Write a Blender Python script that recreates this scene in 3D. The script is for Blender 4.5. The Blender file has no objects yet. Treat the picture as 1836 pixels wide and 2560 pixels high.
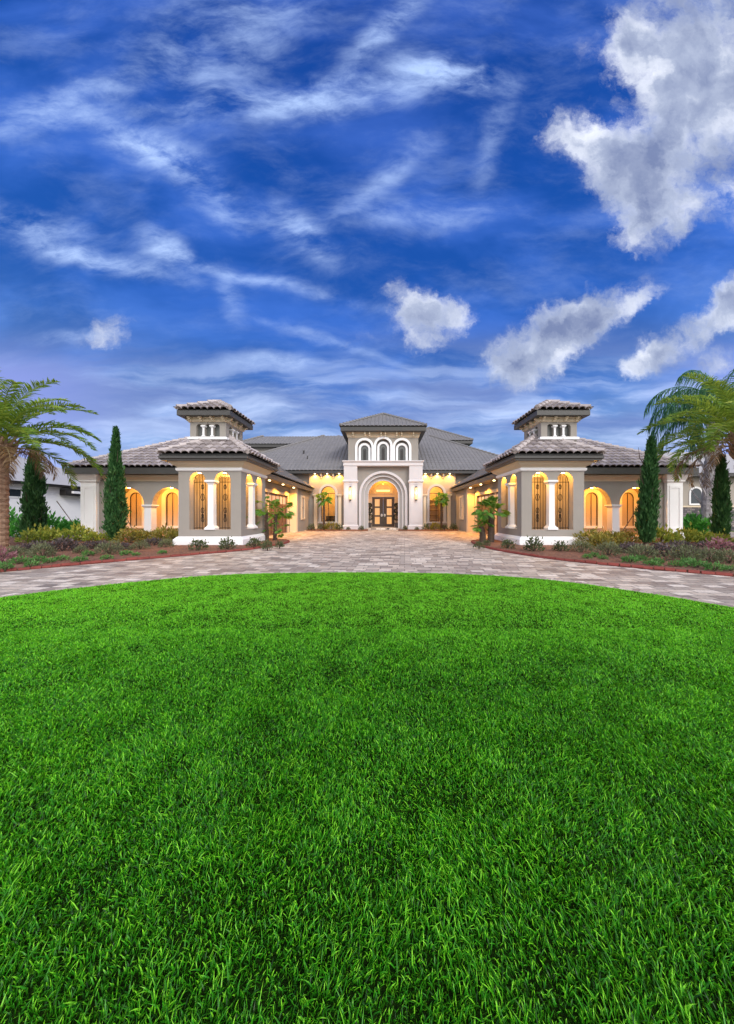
import bpy, bmesh, math, random
import numpy as np
from mathutils import Vector
from mathutils.geometry import tessellate_polygon
R = math.radians
SC = bpy.context.scene
COL = SC.collection

# ------------------------------------------------------------------ camera
CAM_Z = 1.3
cam_d = bpy.data.cameras.new("camera"); cam = bpy.data.objects.new("camera", cam_d); COL.objects.link(cam)
cam.location = (0, 0, CAM_Z); cam.rotation_euler = (R(90), 0, 0)
cam_d.sensor_fit = 'HORIZONTAL'; cam_d.sensor_width = 36; cam_d.lens = 36 * 764 / 1836
cam_d.shift_x = -40.6 / 1836; cam_d.shift_y = 6 / 1836
cam_d.clip_start = 0.05; cam_d.clip_end = 2000
SC.camera = cam
SC.view_settings.view_transform = 'Standard'; SC.view_settings.look = 'None'
SC.view_settings.exposure = 0.47; SC.view_settings.gamma = 1.0
SC.render.engine = 'CYCLES'
SC.cycles.use_denoising = True
SC.cycles.max_bounces = 6; SC.cycles.diffuse_bounces = 3; SC.cycles.glossy_bounces = 2
SC.cycles.transparent_max_bounces = 6; SC.cycles.transmission_bounces = 2
SC.cycles.sample_clamp_indirect = 4.0; SC.cycles.caustics_reflective = False; SC.cycles.caustics_refractive = False

def gpt(px, py, z=0.0):
    """photo pixel on the ground -> x, y"""
    Y = (CAM_Z - z) * 764.0 / (py - 1286.0)
    return (px - 958.6) * Y / 764.0, Y

# ------------------------------------------------------------------ node helper
class NT:
    def __init__(s, tree): s.t = tree; s.n = tree.nodes; s.l = tree.links
    def node(s, typ, **kw):
        n = s.n.new(typ)
        for k, v in kw.items(): setattr(n, k, v)
        return n
    def put(s, sock, v):
        if isinstance(v, bpy.types.NodeSocket): s.l.new(v, sock)
        elif v is not None: sock.default_value = v
    def math(s, op, a, b=None, c=None, clamp=False):
        n = s.node('ShaderNodeMath', operation=op, use_clamp=clamp)
        s.put(n.inputs[0], a); s.put(n.inputs[1], b)
        if c is not None: s.put(n.inputs[2], c)
        return n.outputs[0]
    def vmath(s, op, a, b=None, scale=None):
        n = s.node('ShaderNodeVectorMath', operation=op)
        s.put(n.inputs[0], a)
        if b is not None: s.put(n.inputs[1], b)
        if scale is not None: s.put(n.inputs['Scale'], scale)
        return n.outputs['Value'] if op in ('LENGTH', 'DOT_PRODUCT') else n.outputs[0]
    def mix(s, f, a, b, blend='MIX'):
        n = s.node('ShaderNodeMix', data_type='RGBA', blend_type=blend)
        s.put(n.inputs[0], f); s.put(n.inputs[6], col4(a)); s.put(n.inputs[7], col4(b))
        return n.outputs[2]
    def ramp(s, f, stops, interp='LINEAR'):
        n = s.node('ShaderNodeValToRGB'); cr = n.color_ramp; cr.interpolation = interp
        while len(cr.elements) < len(stops): cr.elements.new(0.5)
        for e, (p, c) in zip(cr.elements, stops): e.position = p; e.color = col4(c)
        s.put(n.inputs[0], f); return n.outputs[0]
    def noise(s, vec, scale=5, detail=4, rough=0.5, dist=0.0, out=0):
        n = s.node('ShaderNodeTexNoise')
        if vec is not None: s.put(n.inputs['Vector'], vec)
        s.put(n.inputs['Scale'], scale); s.put(n.inputs['Detail'], detail)
        s.put(n.inputs['Roughness'], rough); s.put(n.inputs['Distortion'], dist)
        return n.outputs[out]
    def mapr(s, v, a, b, c=0.0, d=1.0, smooth=True):
        n = s.node('ShaderNodeMapRange', interpolation_type='SMOOTHSTEP' if smooth else 'LINEAR')
        s.put(n.inputs[0], v)
        for i, q in enumerate((a, b, c, d)): s.put(n.inputs[i + 1], q)
        return n.outputs[0]
    def mapping(s, vec, loc=(0, 0, 0), rot=(0, 0, 0), scale=(1, 1, 1), vt='POINT'):
        n = s.node('ShaderNodeMapping', vector_type=vt)
        s.put(n.inputs[0], vec); s.put(n.inputs[1], loc); s.put(n.inputs[2], rot); s.put(n.inputs[3], scale)
        return n.outputs[0]
def col4(c):
    if isinstance(c, bpy.types.NodeSocket): return c
    return (c[0], c[1], c[2], 1.0)

# ------------------------------------------------------------------ world: twilight sky with clouds
SUN_EL, SUN_AZ = R(36), R(148)      # the low bright quarter of the sky is behind the photographer
def build_world():
    w = bpy.data.worlds.new("World"); SC.world = w; w.use_nodes = True
    w.node_tree.nodes.clear()
    t = NT(w.node_tree)
    out = t.node('ShaderNodeOutputWorld'); bg = t.node('ShaderNodeBackground')
    t.l.new(bg.outputs[0], out.inputs[0]); bg.inputs[1].default_value = 0.1
    d = t.node('ShaderNodeTexCoord').outputs['Generated']
    sep = t.node('ShaderNodeSeparateXYZ'); t.l.new(d, sep.inputs[0]); x, y, z = sep.outputs
    sky = t.node('ShaderNodeTexSky', sky_type='NISHITA'); sky.sun_disc = False
    sky.sun_elevation = SUN_EL; sky.sun_rotation = SUN_AZ; sky.air_density = 1.2; sky.ozone_density = 3.0
    base = t.ramp(z, [(0.0, (.50, .60, .84)), (.11, (.38, .51, .82)), (.20, (.19, .33, .64)), (.33, (.055, .170, .52)),
                      (.50, (.015, .108, .485)), (.72, (.008, .080, .415)), (.90, (.007, .058, .34))])
    nish = t.vmath('SCALE', sky.outputs[0], scale=0.02)
    base = t.mix(0.12, base, nish)
    base0 = base
    # cloud field coordinates: directions projected on the vertical plane facing north
    yy = t.math('MAXIMUM', y, 0.08)
    a = t.math('DIVIDE', x, yy); b = t.math('DIVIDE', z, yy)
    cmb = t.node('ShaderNodeCombineXYZ'); t.put(cmb.inputs[0], a); t.put(cmb.inputs[1], b); P = cmb.outputs[0]
    n1 = t.noise(P, 2.6, 3, .5, 0, 1); n2 = t.noise(P, 9, 4, .6, 0, 1)
    W = t.vmath('ADD', P, t.vmath('SCALE', t.vmath('SUBTRACT', n1, (.5, .5, .5)), scale=.12))
    W = t.vmath('ADD', W, t.vmath('SCALE', t.vmath('SUBTRACT', n2, (.5, .5, .5)), scale=.03))
    front = t.mapr(y, .02, .2)
    veil = t.noise(t.mapping(P, (2, 0, 0), (0, 0, R(-25)), (1.0, 2.2, 1)), 1.5, 5, .55, .3)
    base = t.mix(t.math('MULTIPLY', t.mapr(veil, .38, .66), front), t.vmath('SCALE', base, scale=.80), t.mix(.08, t.vmath('SCALE', base, scale=1.12), (.30, .40, .74)))
    def blob(Q, cx, cy, rx, ry, rot, wgt=1.0):
        m = t.mapping(Q, (cx, cy, 0), (0, 0, R(rot)), (rx, ry, 1), 'TEXTURE')
        return t.mapr(t.vmath('LENGTH', m), 1.25, 0.0, 0.0, wgt)
    def total(lst):
        s = lst[0]
        for q in lst[1:]: s = t.math('ADD', s, q)
        return s
    # streaks and wisps
    cir = total([blob(W, *q) for q in [
        (-.20, 1.37, .62, .075, 5, 1.0), (.22, 1.44, .24, .07, -8, .9), (.02, 1.60, .26, .06, 48, .9), (-.55, 1.55, .42, .22, 30, .62),
        (-1.08, 1.33, .34, .09, 20, .7), (-.77, 1.22, .28, .075, -18, .95), (-.55, 1.06, .32, .085, -40, .8), (-.27, .92, .17, .07, -50, .95),
        (-1.17, .97, .28, .05, -10, .95), (-.96, .85, .38, .05, -15, .95), (-.71, .87, .13, .06, -30, 1.0), (-.43, .78, .52, .03, -14, .6),
        (.15, .99, .38, .07, 5, .5), (.36, 1.24, .22, .05, 68, .4), (0, 1.1, .3, .06, 40, .45), (-.34, .49, .22, .035, 2, 1.0),
        (-1.0, .57, .18, .03, 0, .8), (-.5, .70, .05, .12, 10, .5), (-.2, .57, .3, .025, -16, .5)]])
    fib = t.mapping(W, (0, 0, 0), (0, 0, R(-22)), (1.7, 4.2, 1))
    f1 = t.noise(fib, 1.7, 10, .64, .2)
    f2 = t.noise(t.mapping(W, (3, 1, 0), (0, 0, R(35)), (1.9, 4.6, 1)), 1.5, 9, .64, .15)
    wisp = t.math('ADD', t.math('MULTIPLY', f1, .6), t.math('MULTIPLY', f2, .4))
    cd = t.math('MULTIPLY', t.mapr(wisp, .38, .64), cir)
    cd = t.math('ADD', cd, t.math('MULTIPLY', t.mapr(wisp, .44, .8), t.mapr(z, .95, .45, .34, .26)), clamp=True)
    cd = t.math('MULTIPLY', cd, t.math('MULTIPLY', front, .95))
    c = t.mix(cd, base, (.39, .53, .84))
    # level bands near the horizon
    hb = t.noise(t.mapping(W, (0, 0, 0), (0, 0, R(3)), (.8, 5.5, 1)), 1.5, 7, .58, .2)
    hz = t.math('MULTIPLY', t.mapr(hb, .40, .60), t.mapr(b, .60, .30))
    c = t.mix(t.math('MULTIPLY', hz, t.math('MULTIPLY', front, .85)), c, (.46, .57, .83))
    hb2 = t.noise(t.mapping(W, (5, 2, 0), (0, 0, R(-2)), (.7, 5.0, 1)), 1.3, 6, .55, .2)
    hz2 = t.math('MULTIPLY', t.mapr(hb2, .42, .62), t.math('MULTIPLY', t.mapr(b, .68, .44), t.mapr(b, .20, .34)))
    c = t.mix(t.math('MULTIPLY', hz2, .85), c, (.12, .185, .43))
    lil = t.math('MULTIPLY', t.mapr(t.math('ABSOLUTE', a), .75, 1.3), t.math('MULTIPLY', t.mapr(b, .62, .40), front))
    c = t.mix(t.math('MULTIPLY', lil, .75), c, (.24, .29, .68))
    # heaped clouds
    W2 = t.vmath('ADD', P, t.vmath('SCALE', t.vmath('SUBTRACT', n1, (.5, .5, .5)), scale=.07))
    W2 = t.vmath('ADD', W2, t.vmath('SCALE', t.vmath('SUBTRACT', n2, (.5, .5, .5)), scale=.10))
    n3 = t.noise(P, 26, 5, .65, 0, 1)
    W2 = t.vmath('ADD', W2, t.vmath('SCALE', t.vmath('SUBTRACT', n3, (.5, .5, .5)), scale=.05))
    cum = total([blob(W2, *q) for q in [
        (1.06, 1.62, .36, .30, 60, 1.2), (.98, 1.42, .28, .36, 80, 1.0), (.64, 1.24, .17, .09, -20, 1.15), (.88, 1.05, .24, .20, 40, 1.05),
        (.81, .93, .09, .11, 0, .75), (1.17, 1.20, .18, .28, 0, 1.0), (.76, 1.14, .14, .12, 0, .9), (.92, 1.25, .2, .2, 0, .7), (1.0, .97, .12, .08, 30, .7), (.80, 1.60, .07, .2, -10, .7),
        (.145, .655, .145, .10, 5, 1.5), (.03, .74, .07, .04, 30, .6), (.13, .565, .10, .07, 0, .7), (.24, .66, .06, .08, 0, .6),
        (.68, .655, .24, .10, 24, 1.5), (.52, .555, .23, .13, 35, 1.3), (.38, .48, .10, .12, 70, .55), (.86, .70, .09, .04, 35, .8), (.46, .47, .12, .06, 20, .5),
        (1.0, .585, .28, .10, 32, 1.2), (1.16, .70, .2, .09, 40, 1.0), (.84, .50, .14, .05, 25, .8), (1.10, .50, .16, .06, 30, .8),
        (-.90, .60, .12, .06, 25, .8), (-.88, .56, .08, .06, 0, .5), (-.10, .57, .08, .05, 20, .6)]])
    g = t.noise(W2, 4.0, 11, .645, .1)
    dens = t.math('ADD', t.math('MULTIPLY', cum, 1.0), t.math('MULTIPLY', t.math('SUBTRACT', g, .5), 4.0))
    cm = t.math('MULTIPLY', t.mapr(dens, .16, 1.40), t.mapr(cum, .0, .4))
    cm = t.math('MULTIPLY', cm, front)
    g1 = t.noise(W2, 3.0, 6, .5); g2 = t.noise(t.vmath('ADD', W2, (.045, -.075, 0)), 3.0, 6, .5)
    lit = t.math('ADD', t.math('MULTIPLY', t.math('SUBTRACT', g2, g1), -2.4), .58)
    lit = t.math('SUBTRACT', lit, t.math('MULTIPLY', t.mapr(dens, .9, 1.9), .30), clamp=True)
    ccol = t.ramp(lit, [(0.0, (.16, .20, .34)), (.45, (.36, .41, .54)), (1.0, (.84, .87, .94))])
    c = t.mix(t.math('MULTIPLY', cm, .93), c, ccol)
    # the lit, cloud covered half of the sky behind the photographer
    back = t.mapr(y, .15, -.45)
    bcl = t.noise(d, 2.2, 5, .55)
    bcol = t.mix(t.mapr(bcl, .35, .7), (.88, .91, 1.02), (1.60, 1.53, 1.45))
    c = t.mix(back, c, bcol)
    c = t.mix(t.mapr(z, 0, -.03), c, (.10, .13, .08))
    t.l.new(t.vmath('SCALE', c, scale=10.0), bg.inputs[0])
    w.cycles.sampling_method = 'MANUAL'; w.cycles.sample_map_resolution = 512
build_world()
sun_d = bpy.data.lights.new("sun", 'SUN'); sun = bpy.data.objects.new("sun", sun_d); COL.objects.link(sun)
sun_d.energy = 1.4; sun_d.angle = R(22); sun_d.color = (1.0, .96, .90)
_sd = Vector((math.cos(SUN_EL) * math.sin(SUN_AZ), math.cos(SUN_EL) * math.cos(SUN_AZ), math.sin(SUN_EL)))
sun.rotation_euler = _sd.to_track_quat('Z', 'Y').to_euler()

# ------------------------------------------------------------------ materials
def base_mat(name):
    m = bpy.data.materials.new(name); m.use_nodes = True
    t = NT(m.node_tree); p = m.node_tree.nodes['Principled BSDF']
    return m, t, p
def obj_co(t): return t.node('ShaderNodeNewGeometry').outputs['Position']
def bump(t, p, h, strength=.3, dist=.02):
    n = t.node('ShaderNodeBump'); n.inputs['Strength'].default_value = strength; n.inputs['Distance'].default_value = dist
    t.put(n.inputs['Height'], h); t.l.new(n.outputs[0], p.inputs['Normal'])
def stucco(name, c, var=.10, rough=.85, scale=60, bs=.25):
    m, t, p = base_mat(name); co = obj_co(t)
    n = t.noise(co, 1.3, 5, .6); n2 = t.noise(co, scale, 3, .6)
    k = t.math('ADD', t.math('MULTIPLY', t.math('SUBTRACT', n, .5), var * 2.2), 1.0)
    k = t.math('ADD', k, t.math('MULTIPLY', t.math('SUBTRACT', n2, .5), var))
    t.put(p.inputs['Base Color'], t.vmath('SCALE', tuple(c), scale=k)); p.inputs['Roughness'].default_value = rough
    p.inputs['Specular IOR Level'].default_value = .25
    bump(t, p, n2, bs, .01); return m
def plain(name, c, rough=.5, metal=0.0):
    m, t, p = base_mat(name); co = obj_co(t)
    n = t.noise(co, 9, 4, .6)
    t.put(p.inputs['Base Color'], t.vmath('SCALE', tuple(c), scale=t.mapr(n, .2, .8, .85, 1.12)))
    p.inputs['Roughness'].default_value = rough; p.inputs['Metallic'].default_value = metal; return m
def glow(name, c, e, base=(.5, .4, .3)):
    m, t, p = base_mat(name); p.inputs['Base Color'].default_value = col4(base)
    p.inputs['Emission Color'].default_value = col4(c); p.inputs['Emission Strength'].default_value = e
    p.inputs['Roughness'].default_value = .3; return m
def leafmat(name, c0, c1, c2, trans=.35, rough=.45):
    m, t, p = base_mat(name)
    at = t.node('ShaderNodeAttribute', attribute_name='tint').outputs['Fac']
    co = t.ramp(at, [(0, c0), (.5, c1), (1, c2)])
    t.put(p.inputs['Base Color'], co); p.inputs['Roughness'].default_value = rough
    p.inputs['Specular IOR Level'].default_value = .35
    tr = t.node('ShaderNodeBsdfTranslucent'); t.put(tr.inputs[0], t.mix(.5, co, (c2[0] * 1.2, c2[1] * 1.2, c2[2])))
    mx = t.node('ShaderNodeMixShader'); mx.inputs[0].default_value = trans
    t.l.new(p.outputs[0], mx.inputs[1]); t.l.new(tr.outputs[0], mx.inputs[2])
    t.l.new(mx.outputs[0], m.node_tree.nodes['Material Output'].inputs[0]); return m
def tilemat(name, c0, c1, c2, rough=.6):
    m, t, p = base_mat(name); co = obj_co(t)
    at = t.node('ShaderNodeAttribute', attribute_name='tint').outputs['Fac']
    n = t.noise(co, 14, 5, .65)
    f = t.math('ADD', t.math('MULTIPLY', at, .75), t.math('MULTIPLY', n, .3))
    c = t.ramp(f, [(.12, c0), (.5, c1), (.95, c2)])
    t.put(p.inputs['Base Color'], c); p.inputs['Roughness'].default_value = rough
    bump(t, p, t.noise(co, 50, 3, .6), .2, .01); return m
def pavermat():
    m, t, p = base_mat('tumbled_pavers'); co = obj_co(t)
    nw = t.noise(co, 3.0, 2, .5, 0, 1)
    c2 = t.vmath('ADD', co, t.vmath('SCALE', t.vmath('SUBTRACT', nw, (.5, .5, .5)), scale=.05))
    br = t.node('ShaderNodeTexBrick'); br.offset = .43; br.squash = 1.35; br.squash_frequency = 3
    t.put(br.inputs['Vector'], t.mapping(c2, (0, 0, 0), (0, 0, R(4))))
    br.inputs['Color1'].default_value = (0, 0, 0, 1); br.inputs['Color2'].default_value = (1, 1, 1, 1)
    br.inputs['Mortar'].default_value = (.5, .5, .5, 1); br.inputs['Scale'].default_value = 1.0
    br.inputs['Brick Width'].default_value = .30; br.inputs['Row Height'].default_value = .20
    br.inputs['Mortar Size'].default_value = .009; br.inputs['Mortar Smooth'].default_value = .3; br.inputs['Bias'].default_value = 0
    c = t.ramp(br.outputs['Color'], [(0.0, (.22, .185, .16)), (.22, (.35, .285, .235)), (.42, (.42, .365, .315)), (.60, (.53, .445, .365)),
                                     (.78, (.64, .55, .46)), (1.0, (.80, .72, .63))])
    big = t.noise(co, .55, 3, .5)
    c = t.mix(t.mapr(big, .35, .65, 0, .45), c, t.mix(.5, c, (.36, .27, .22)))
    n = t.noise(co, 22, 5, .7)
    c = t.vmath('SCALE', c, scale=t.mapr(n, .2, .8, .72, 1.25))
    c = t.mix(br.outputs['Fac'], c, (.10, .085, .075))
    t.put(p.inputs['Base Color'], c); p.inputs['Roughness'].default_value = .62
    h = t.math('ADD', t.math('MULTIPLY', br.outputs['Fac'], -1.0), t.math('MULTIPLY', n, .5))
    h = t.math('ADD', h, t.math('MULTIPLY', br.outputs['Color'], .25))
    bump(t, p, h, .7, .012); return m
def mulchmat():
    m, t, p = base_mat('red_mulch'); co = obj_co(t)
    v = t.node('ShaderNodeTexVoronoi'); t.put(v.inputs['Vector'], t.mapping(co, (0, 0, 0), (0, 0, .4), (1, 2.2, 1))); v.inputs['Scale'].default_value = 16
    n = t.noise(co, 7, 5, .7); n2 = t.noise(co, .9, 3, .5)
    c = t.ramp(t.math('ADD', t.math('MULTIPLY', v.outputs['Color'], .5), t.math('MULTIPLY', n, .5)),
               [(.15, (.07, .028, .018)), (.45, (.20, .085, .052)), (.7, (.33, .16, .10)), (.95, (.48, .30, .20))])
    c = t.mix(t.mapr(n2, .4, .7, 0, .35), c, (.20, .11, .075))
    t.put(p.inputs['Base Color'], c); p.inputs['Roughness'].default_value = .9
    bump(t, p, t.math('ADD', n, v.outputs['Distance']), .9, .05); return m
def groundmat(name, c0, c1, c2, s=3):
    m, t, p = base_mat(name); co = obj_co(t)
    n = t.noise(co, s, 6, .7); c = t.ramp(n, [(.25, c0), (.5, c1), (.75, c2)])
    t.put(p.inputs['Base Color'], c); p.inputs['Roughness'].default_value = 1.0; p.inputs['Specular IOR Level'].default_value = .0
    bump(t, p, t.noise(co, s * 12, 4, .7), .8, .03); return m
def stonemat():
    m, t, p = base_mat('stacked_stone'); co = obj_co(t)
    sx = t.node('ShaderNodeSeparateXYZ'); t.l.new(co, sx.inputs[0])
    cb = t.node('ShaderNodeCombineXYZ'); t.put(cb.inputs[0], sx.outputs[0]); t.put(cb.inputs[1], sx.outputs[2])
    br = t.node('ShaderNodeTexBrick'); t.put(br.inputs['Vector'], cb.outputs[0])
    br.inputs['Color1'].default_value = (0, 0, 0, 1); br.inputs['Color2'].default_value = (1, 1, 1, 1); br.inputs['Mortar'].default_value = (.2, .2, .2, 1)
    br.inputs['Scale'].default_value = 1; br.inputs['Brick Width'].default_value = .42; br.inputs['Row Height'].default_value = .16; br.inputs['Mortar Size'].default_value = .012
    c = t.ramp(br.outputs['Color'], [(0, (.07, .065, .075)), (.5, (.17, .15, .16)), (1, (.34, .29, .27))])
    c = t.vmath('SCALE', c, scale=t.mapr(t.noise(co, 18, 4, .7), .2, .8, .6, 1.3))
    c = t.mix(br.outputs['Fac'], c, (.03, .03, .03)); t.put(p.inputs['Base Color'], c); p.inputs['Roughness'].default_value = .9; return m
def barkmat(name, c0, c1, s=9, zs=3):
    m, t, p = base_mat(name); co = obj_co(t)
    n = t.noise(t.mapping(co, (0, 0, 0), (0, 0, 0), (1, 1, zs)), s, 6, .7)
    t.put(p.inputs['Base Color'], t.ramp(n, [(.3, c0), (.7, c1)])); p.inputs['Roughness'].default_value = .9
    bump(t, p, n, .9, .04); return m
def glassmat():
    m, t, p = base_mat('window_glass')
    tr = t.node('ShaderNodeBsdfTransparent'); gl = t.node('ShaderNodeBsdfGlossy'); gl.inputs['Roughness'].default_value = .03
    mx = t.node('ShaderNodeMixShader'); mx.inputs[0].default_value = .10
    t.l.new(tr.outputs[0], mx.inputs[1]); t.l.new(gl.outputs[0], mx.inputs[2])
    t.l.new(mx.outputs[0], m.node_tree.nodes['Material Output'].inputs[0]); return m
def amber_pane(name, c0, c1, e):
    """lit window with drawn curtains: only the lamp-lit cloth glows"""
    m, t, p = base_mat(name); co = obj_co(t)
    wv = t.noise(t.mapping(co, (0, 0, 0), (0, 0, 0), (7, 7, .6)), 2.2, 4, .6)
    c = t.mix(t.mapr(wv, .3, .7), c0, c1)
    t.put(p.inputs['Base Color'], (.05, .04, .03, 1)); t.put(p.inputs['Emission Color'], c); p.inputs['Emission Strength'].default_value = e
    p.inputs['Roughness'].default_value = .12; return m

M = {}
M['wall'] = stucco('grey_stucco', (.315, .290, .265))
M['wall_dark'] = stucco('taupe_stucco', (.30, .275, .25))
M['white'] = stucco('white_trim', (.84, .84, .86), .04, .7, 80, .08)
M['bright'] = stucco('white_trim_lightened', (.92, .92, .93), .03, .7, 80, .06)  # white trim lightened in colour to offset palm shade on the pilasters
M['portal'] = stucco('portal_white_dimmed', (.63, .60, .62), .06, .75, 70, .12)  # white trim darkened in colour to give the entry its duller exposure
M['cream'] = stucco('cream_trim', (.68, .57, .42), .05, .75, 60, .1)
M['ltgrey'] = stucco('pale_grey_trim', (.47, .45, .44), .05, .75, 70, .12)
M['interior'] = stucco('porch_plaster', (.56, .47, .36), .06, .85, 40, .1)
M['fascia'] = plain('taupe_fascia', (.058, .056, .055), .45)
M['dark'] = plain('bronze_frame', (.022, .018, .016), .4)
M['iron'] = plain('wrought_iron', (.02, .02, .021), .45, .6)
M['doorwood'] = plain('dark_door', (.062, .044, .034), .6)
M['garwood'] = plain('garage_wood', (.13, .065, .042), .45)
M['tile'] = tilemat('roof_tile', (.15, .125, .125), (.31, .27, .27), (.56, .50, .495))
M['tile_far'] = tilemat('roof_tile_main', (.188, .180, .182), (.205, .197, .198), (.23, .22, .22))
M['under'] = plain('tile_underlay', (.012, .011, .011), .9)  # near-black sheet under the tiles, its colour standing in for shade in their mouths
M['bulb'] = glow('lamp_lens', (1, .74, .36), 9)
M['sconce'] = glow('sconce_glass', (1, .60, .10), 1.0)
M['pane_door'] = amber_pane('door_glass', (1.0, .42, .13), (1.0, .54, .19), .66)
M['pane_transom'] = amber_pane('transom_glass', (.80, .30, .035), (1.0, .42, .07), .72)
M['pane_amber'] = amber_pane('curtained_glass', (.50, .20, .025), (.74, .34, .06), .50)
M['pane_gar'] = amber_pane('garage_glass', (.80, .42, .25), (.95, .58, .36), .62)
M['strip'] = glow('lit_band_glow', (1, .66, .20), 1.2)
M['glass'] = glassmat()
M['darkglass'] = plain('dark_glass', (.03, .04, .05), .06)
M['greyglass'] = plain('grey_panel', (.13, .135, .13), .25)
M['paver'] = pavermat(); M['mulch'] = mulchmat()
M['edge'] = stucco('red_edging', (.23, .055, .045), .5, .8, 9, .5)
M['ground'] = groundmat('field_ground', (.03, .07, .015), (.06, .12, .02), (.10, .15, .04), .4)
M['soil'] = groundmat('lawn_soil', (.005, .011, .003), (.012, .028, .005), (.028, .065, .010), 5)
M['stone'] = stonemat()
M['nwhite'] = stucco('neighbour_white', (.90, .91, .93), .05)
M['nbeige'] = stucco('neighbour_beige', (.38, .34, .30), .06)
M['nroof'] = tilemat('neighbour_shingle', (.36, .35, .36), (.40, .39, .40), (.46, .45, .46), .9)
M['bark_date'] = barkmat('date_bark', (.16, .09, .055), (.48, .32, .22), 7, 2.2)
M['bark_pale'] = barkmat('pale_bark', (.20, .18, .19), (.62, .60, .62), 6, 1)
M['bark_dark'] = barkmat('dark_bark', (.030, .020, .016), (.13, .085, .06), 14, 2)
M['f_date'] = leafmat('date_frond', (.05, .135, .02), (.17, .32, .035), (.50, .58, .09), .42)
M['f_dead'] = leafmat('dead_frond', (.13, .075, .035), (.28, .18, .09), (.42, .32, .19), .2)
M['f_queen'] = leafmat('queen_frond', (.018, .085, .04), (.05, .18, .07), (.18, .36, .13), .35)
M['f_fan'] = leafmat('fan_leaf', (.03, .12, .018), (.09, .26, .032), (.28, .46, .08), .38)
M['f_cyp'] = leafmat('cypress_leaf', (.012, .055, .016), (.045, .14, .04), (.14, .29, .09), .25)
M['f_yel'] = leafmat('yellow_leaf', (.05, .11, .02), (.18, .26, .035), (.50, .54, .10), .35)
M['f_olive'] = leafmat('olive_leaf', (.05, .065, .012), (.17, .165, .03), (.36, .32, .06), .3)
M['f_pur'] = leafmat('purple_leaf', (.024, .020, .022), (.065, .055, .055), (.17, .13, .14), .2)
M['f_grey'] = leafmat('greygreen_leaf', (.045, .060, .032), (.125, .155, .075), (.25, .27, .15), .25)
M['f_low'] = leafmat('low_leaf', (.03, .09, .02), (.08, .23, .05), (.17, .36, .10), .3)
M['f_big'] = leafmat('broad_leaf', (.018, .11, .016), (.055, .28, .035), (.17, .50, .08), .38)
M['f_bush'] = leafmat('bush_leaf', (.02, .035, .014), (.07, .10, .04), (.16, .19, .085), .25)
M['f_topi'] = leafmat('topiary_leaf', (.005, .010, .004), (.012, .022, .008), (.026, .045, .015), .1)
M['f_pink'] = leafmat('pink_leaf', (.10, .03, .045), (.26, .10, .13), (.45, .25, .28), .25)
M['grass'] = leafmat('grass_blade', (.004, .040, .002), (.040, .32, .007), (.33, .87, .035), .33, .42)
M['pot'] = stucco('urn_stone', (.10, .09, .085), .2)
M['wire'] = plain('stake_wood', (.16, .11, .08), .8)

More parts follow.
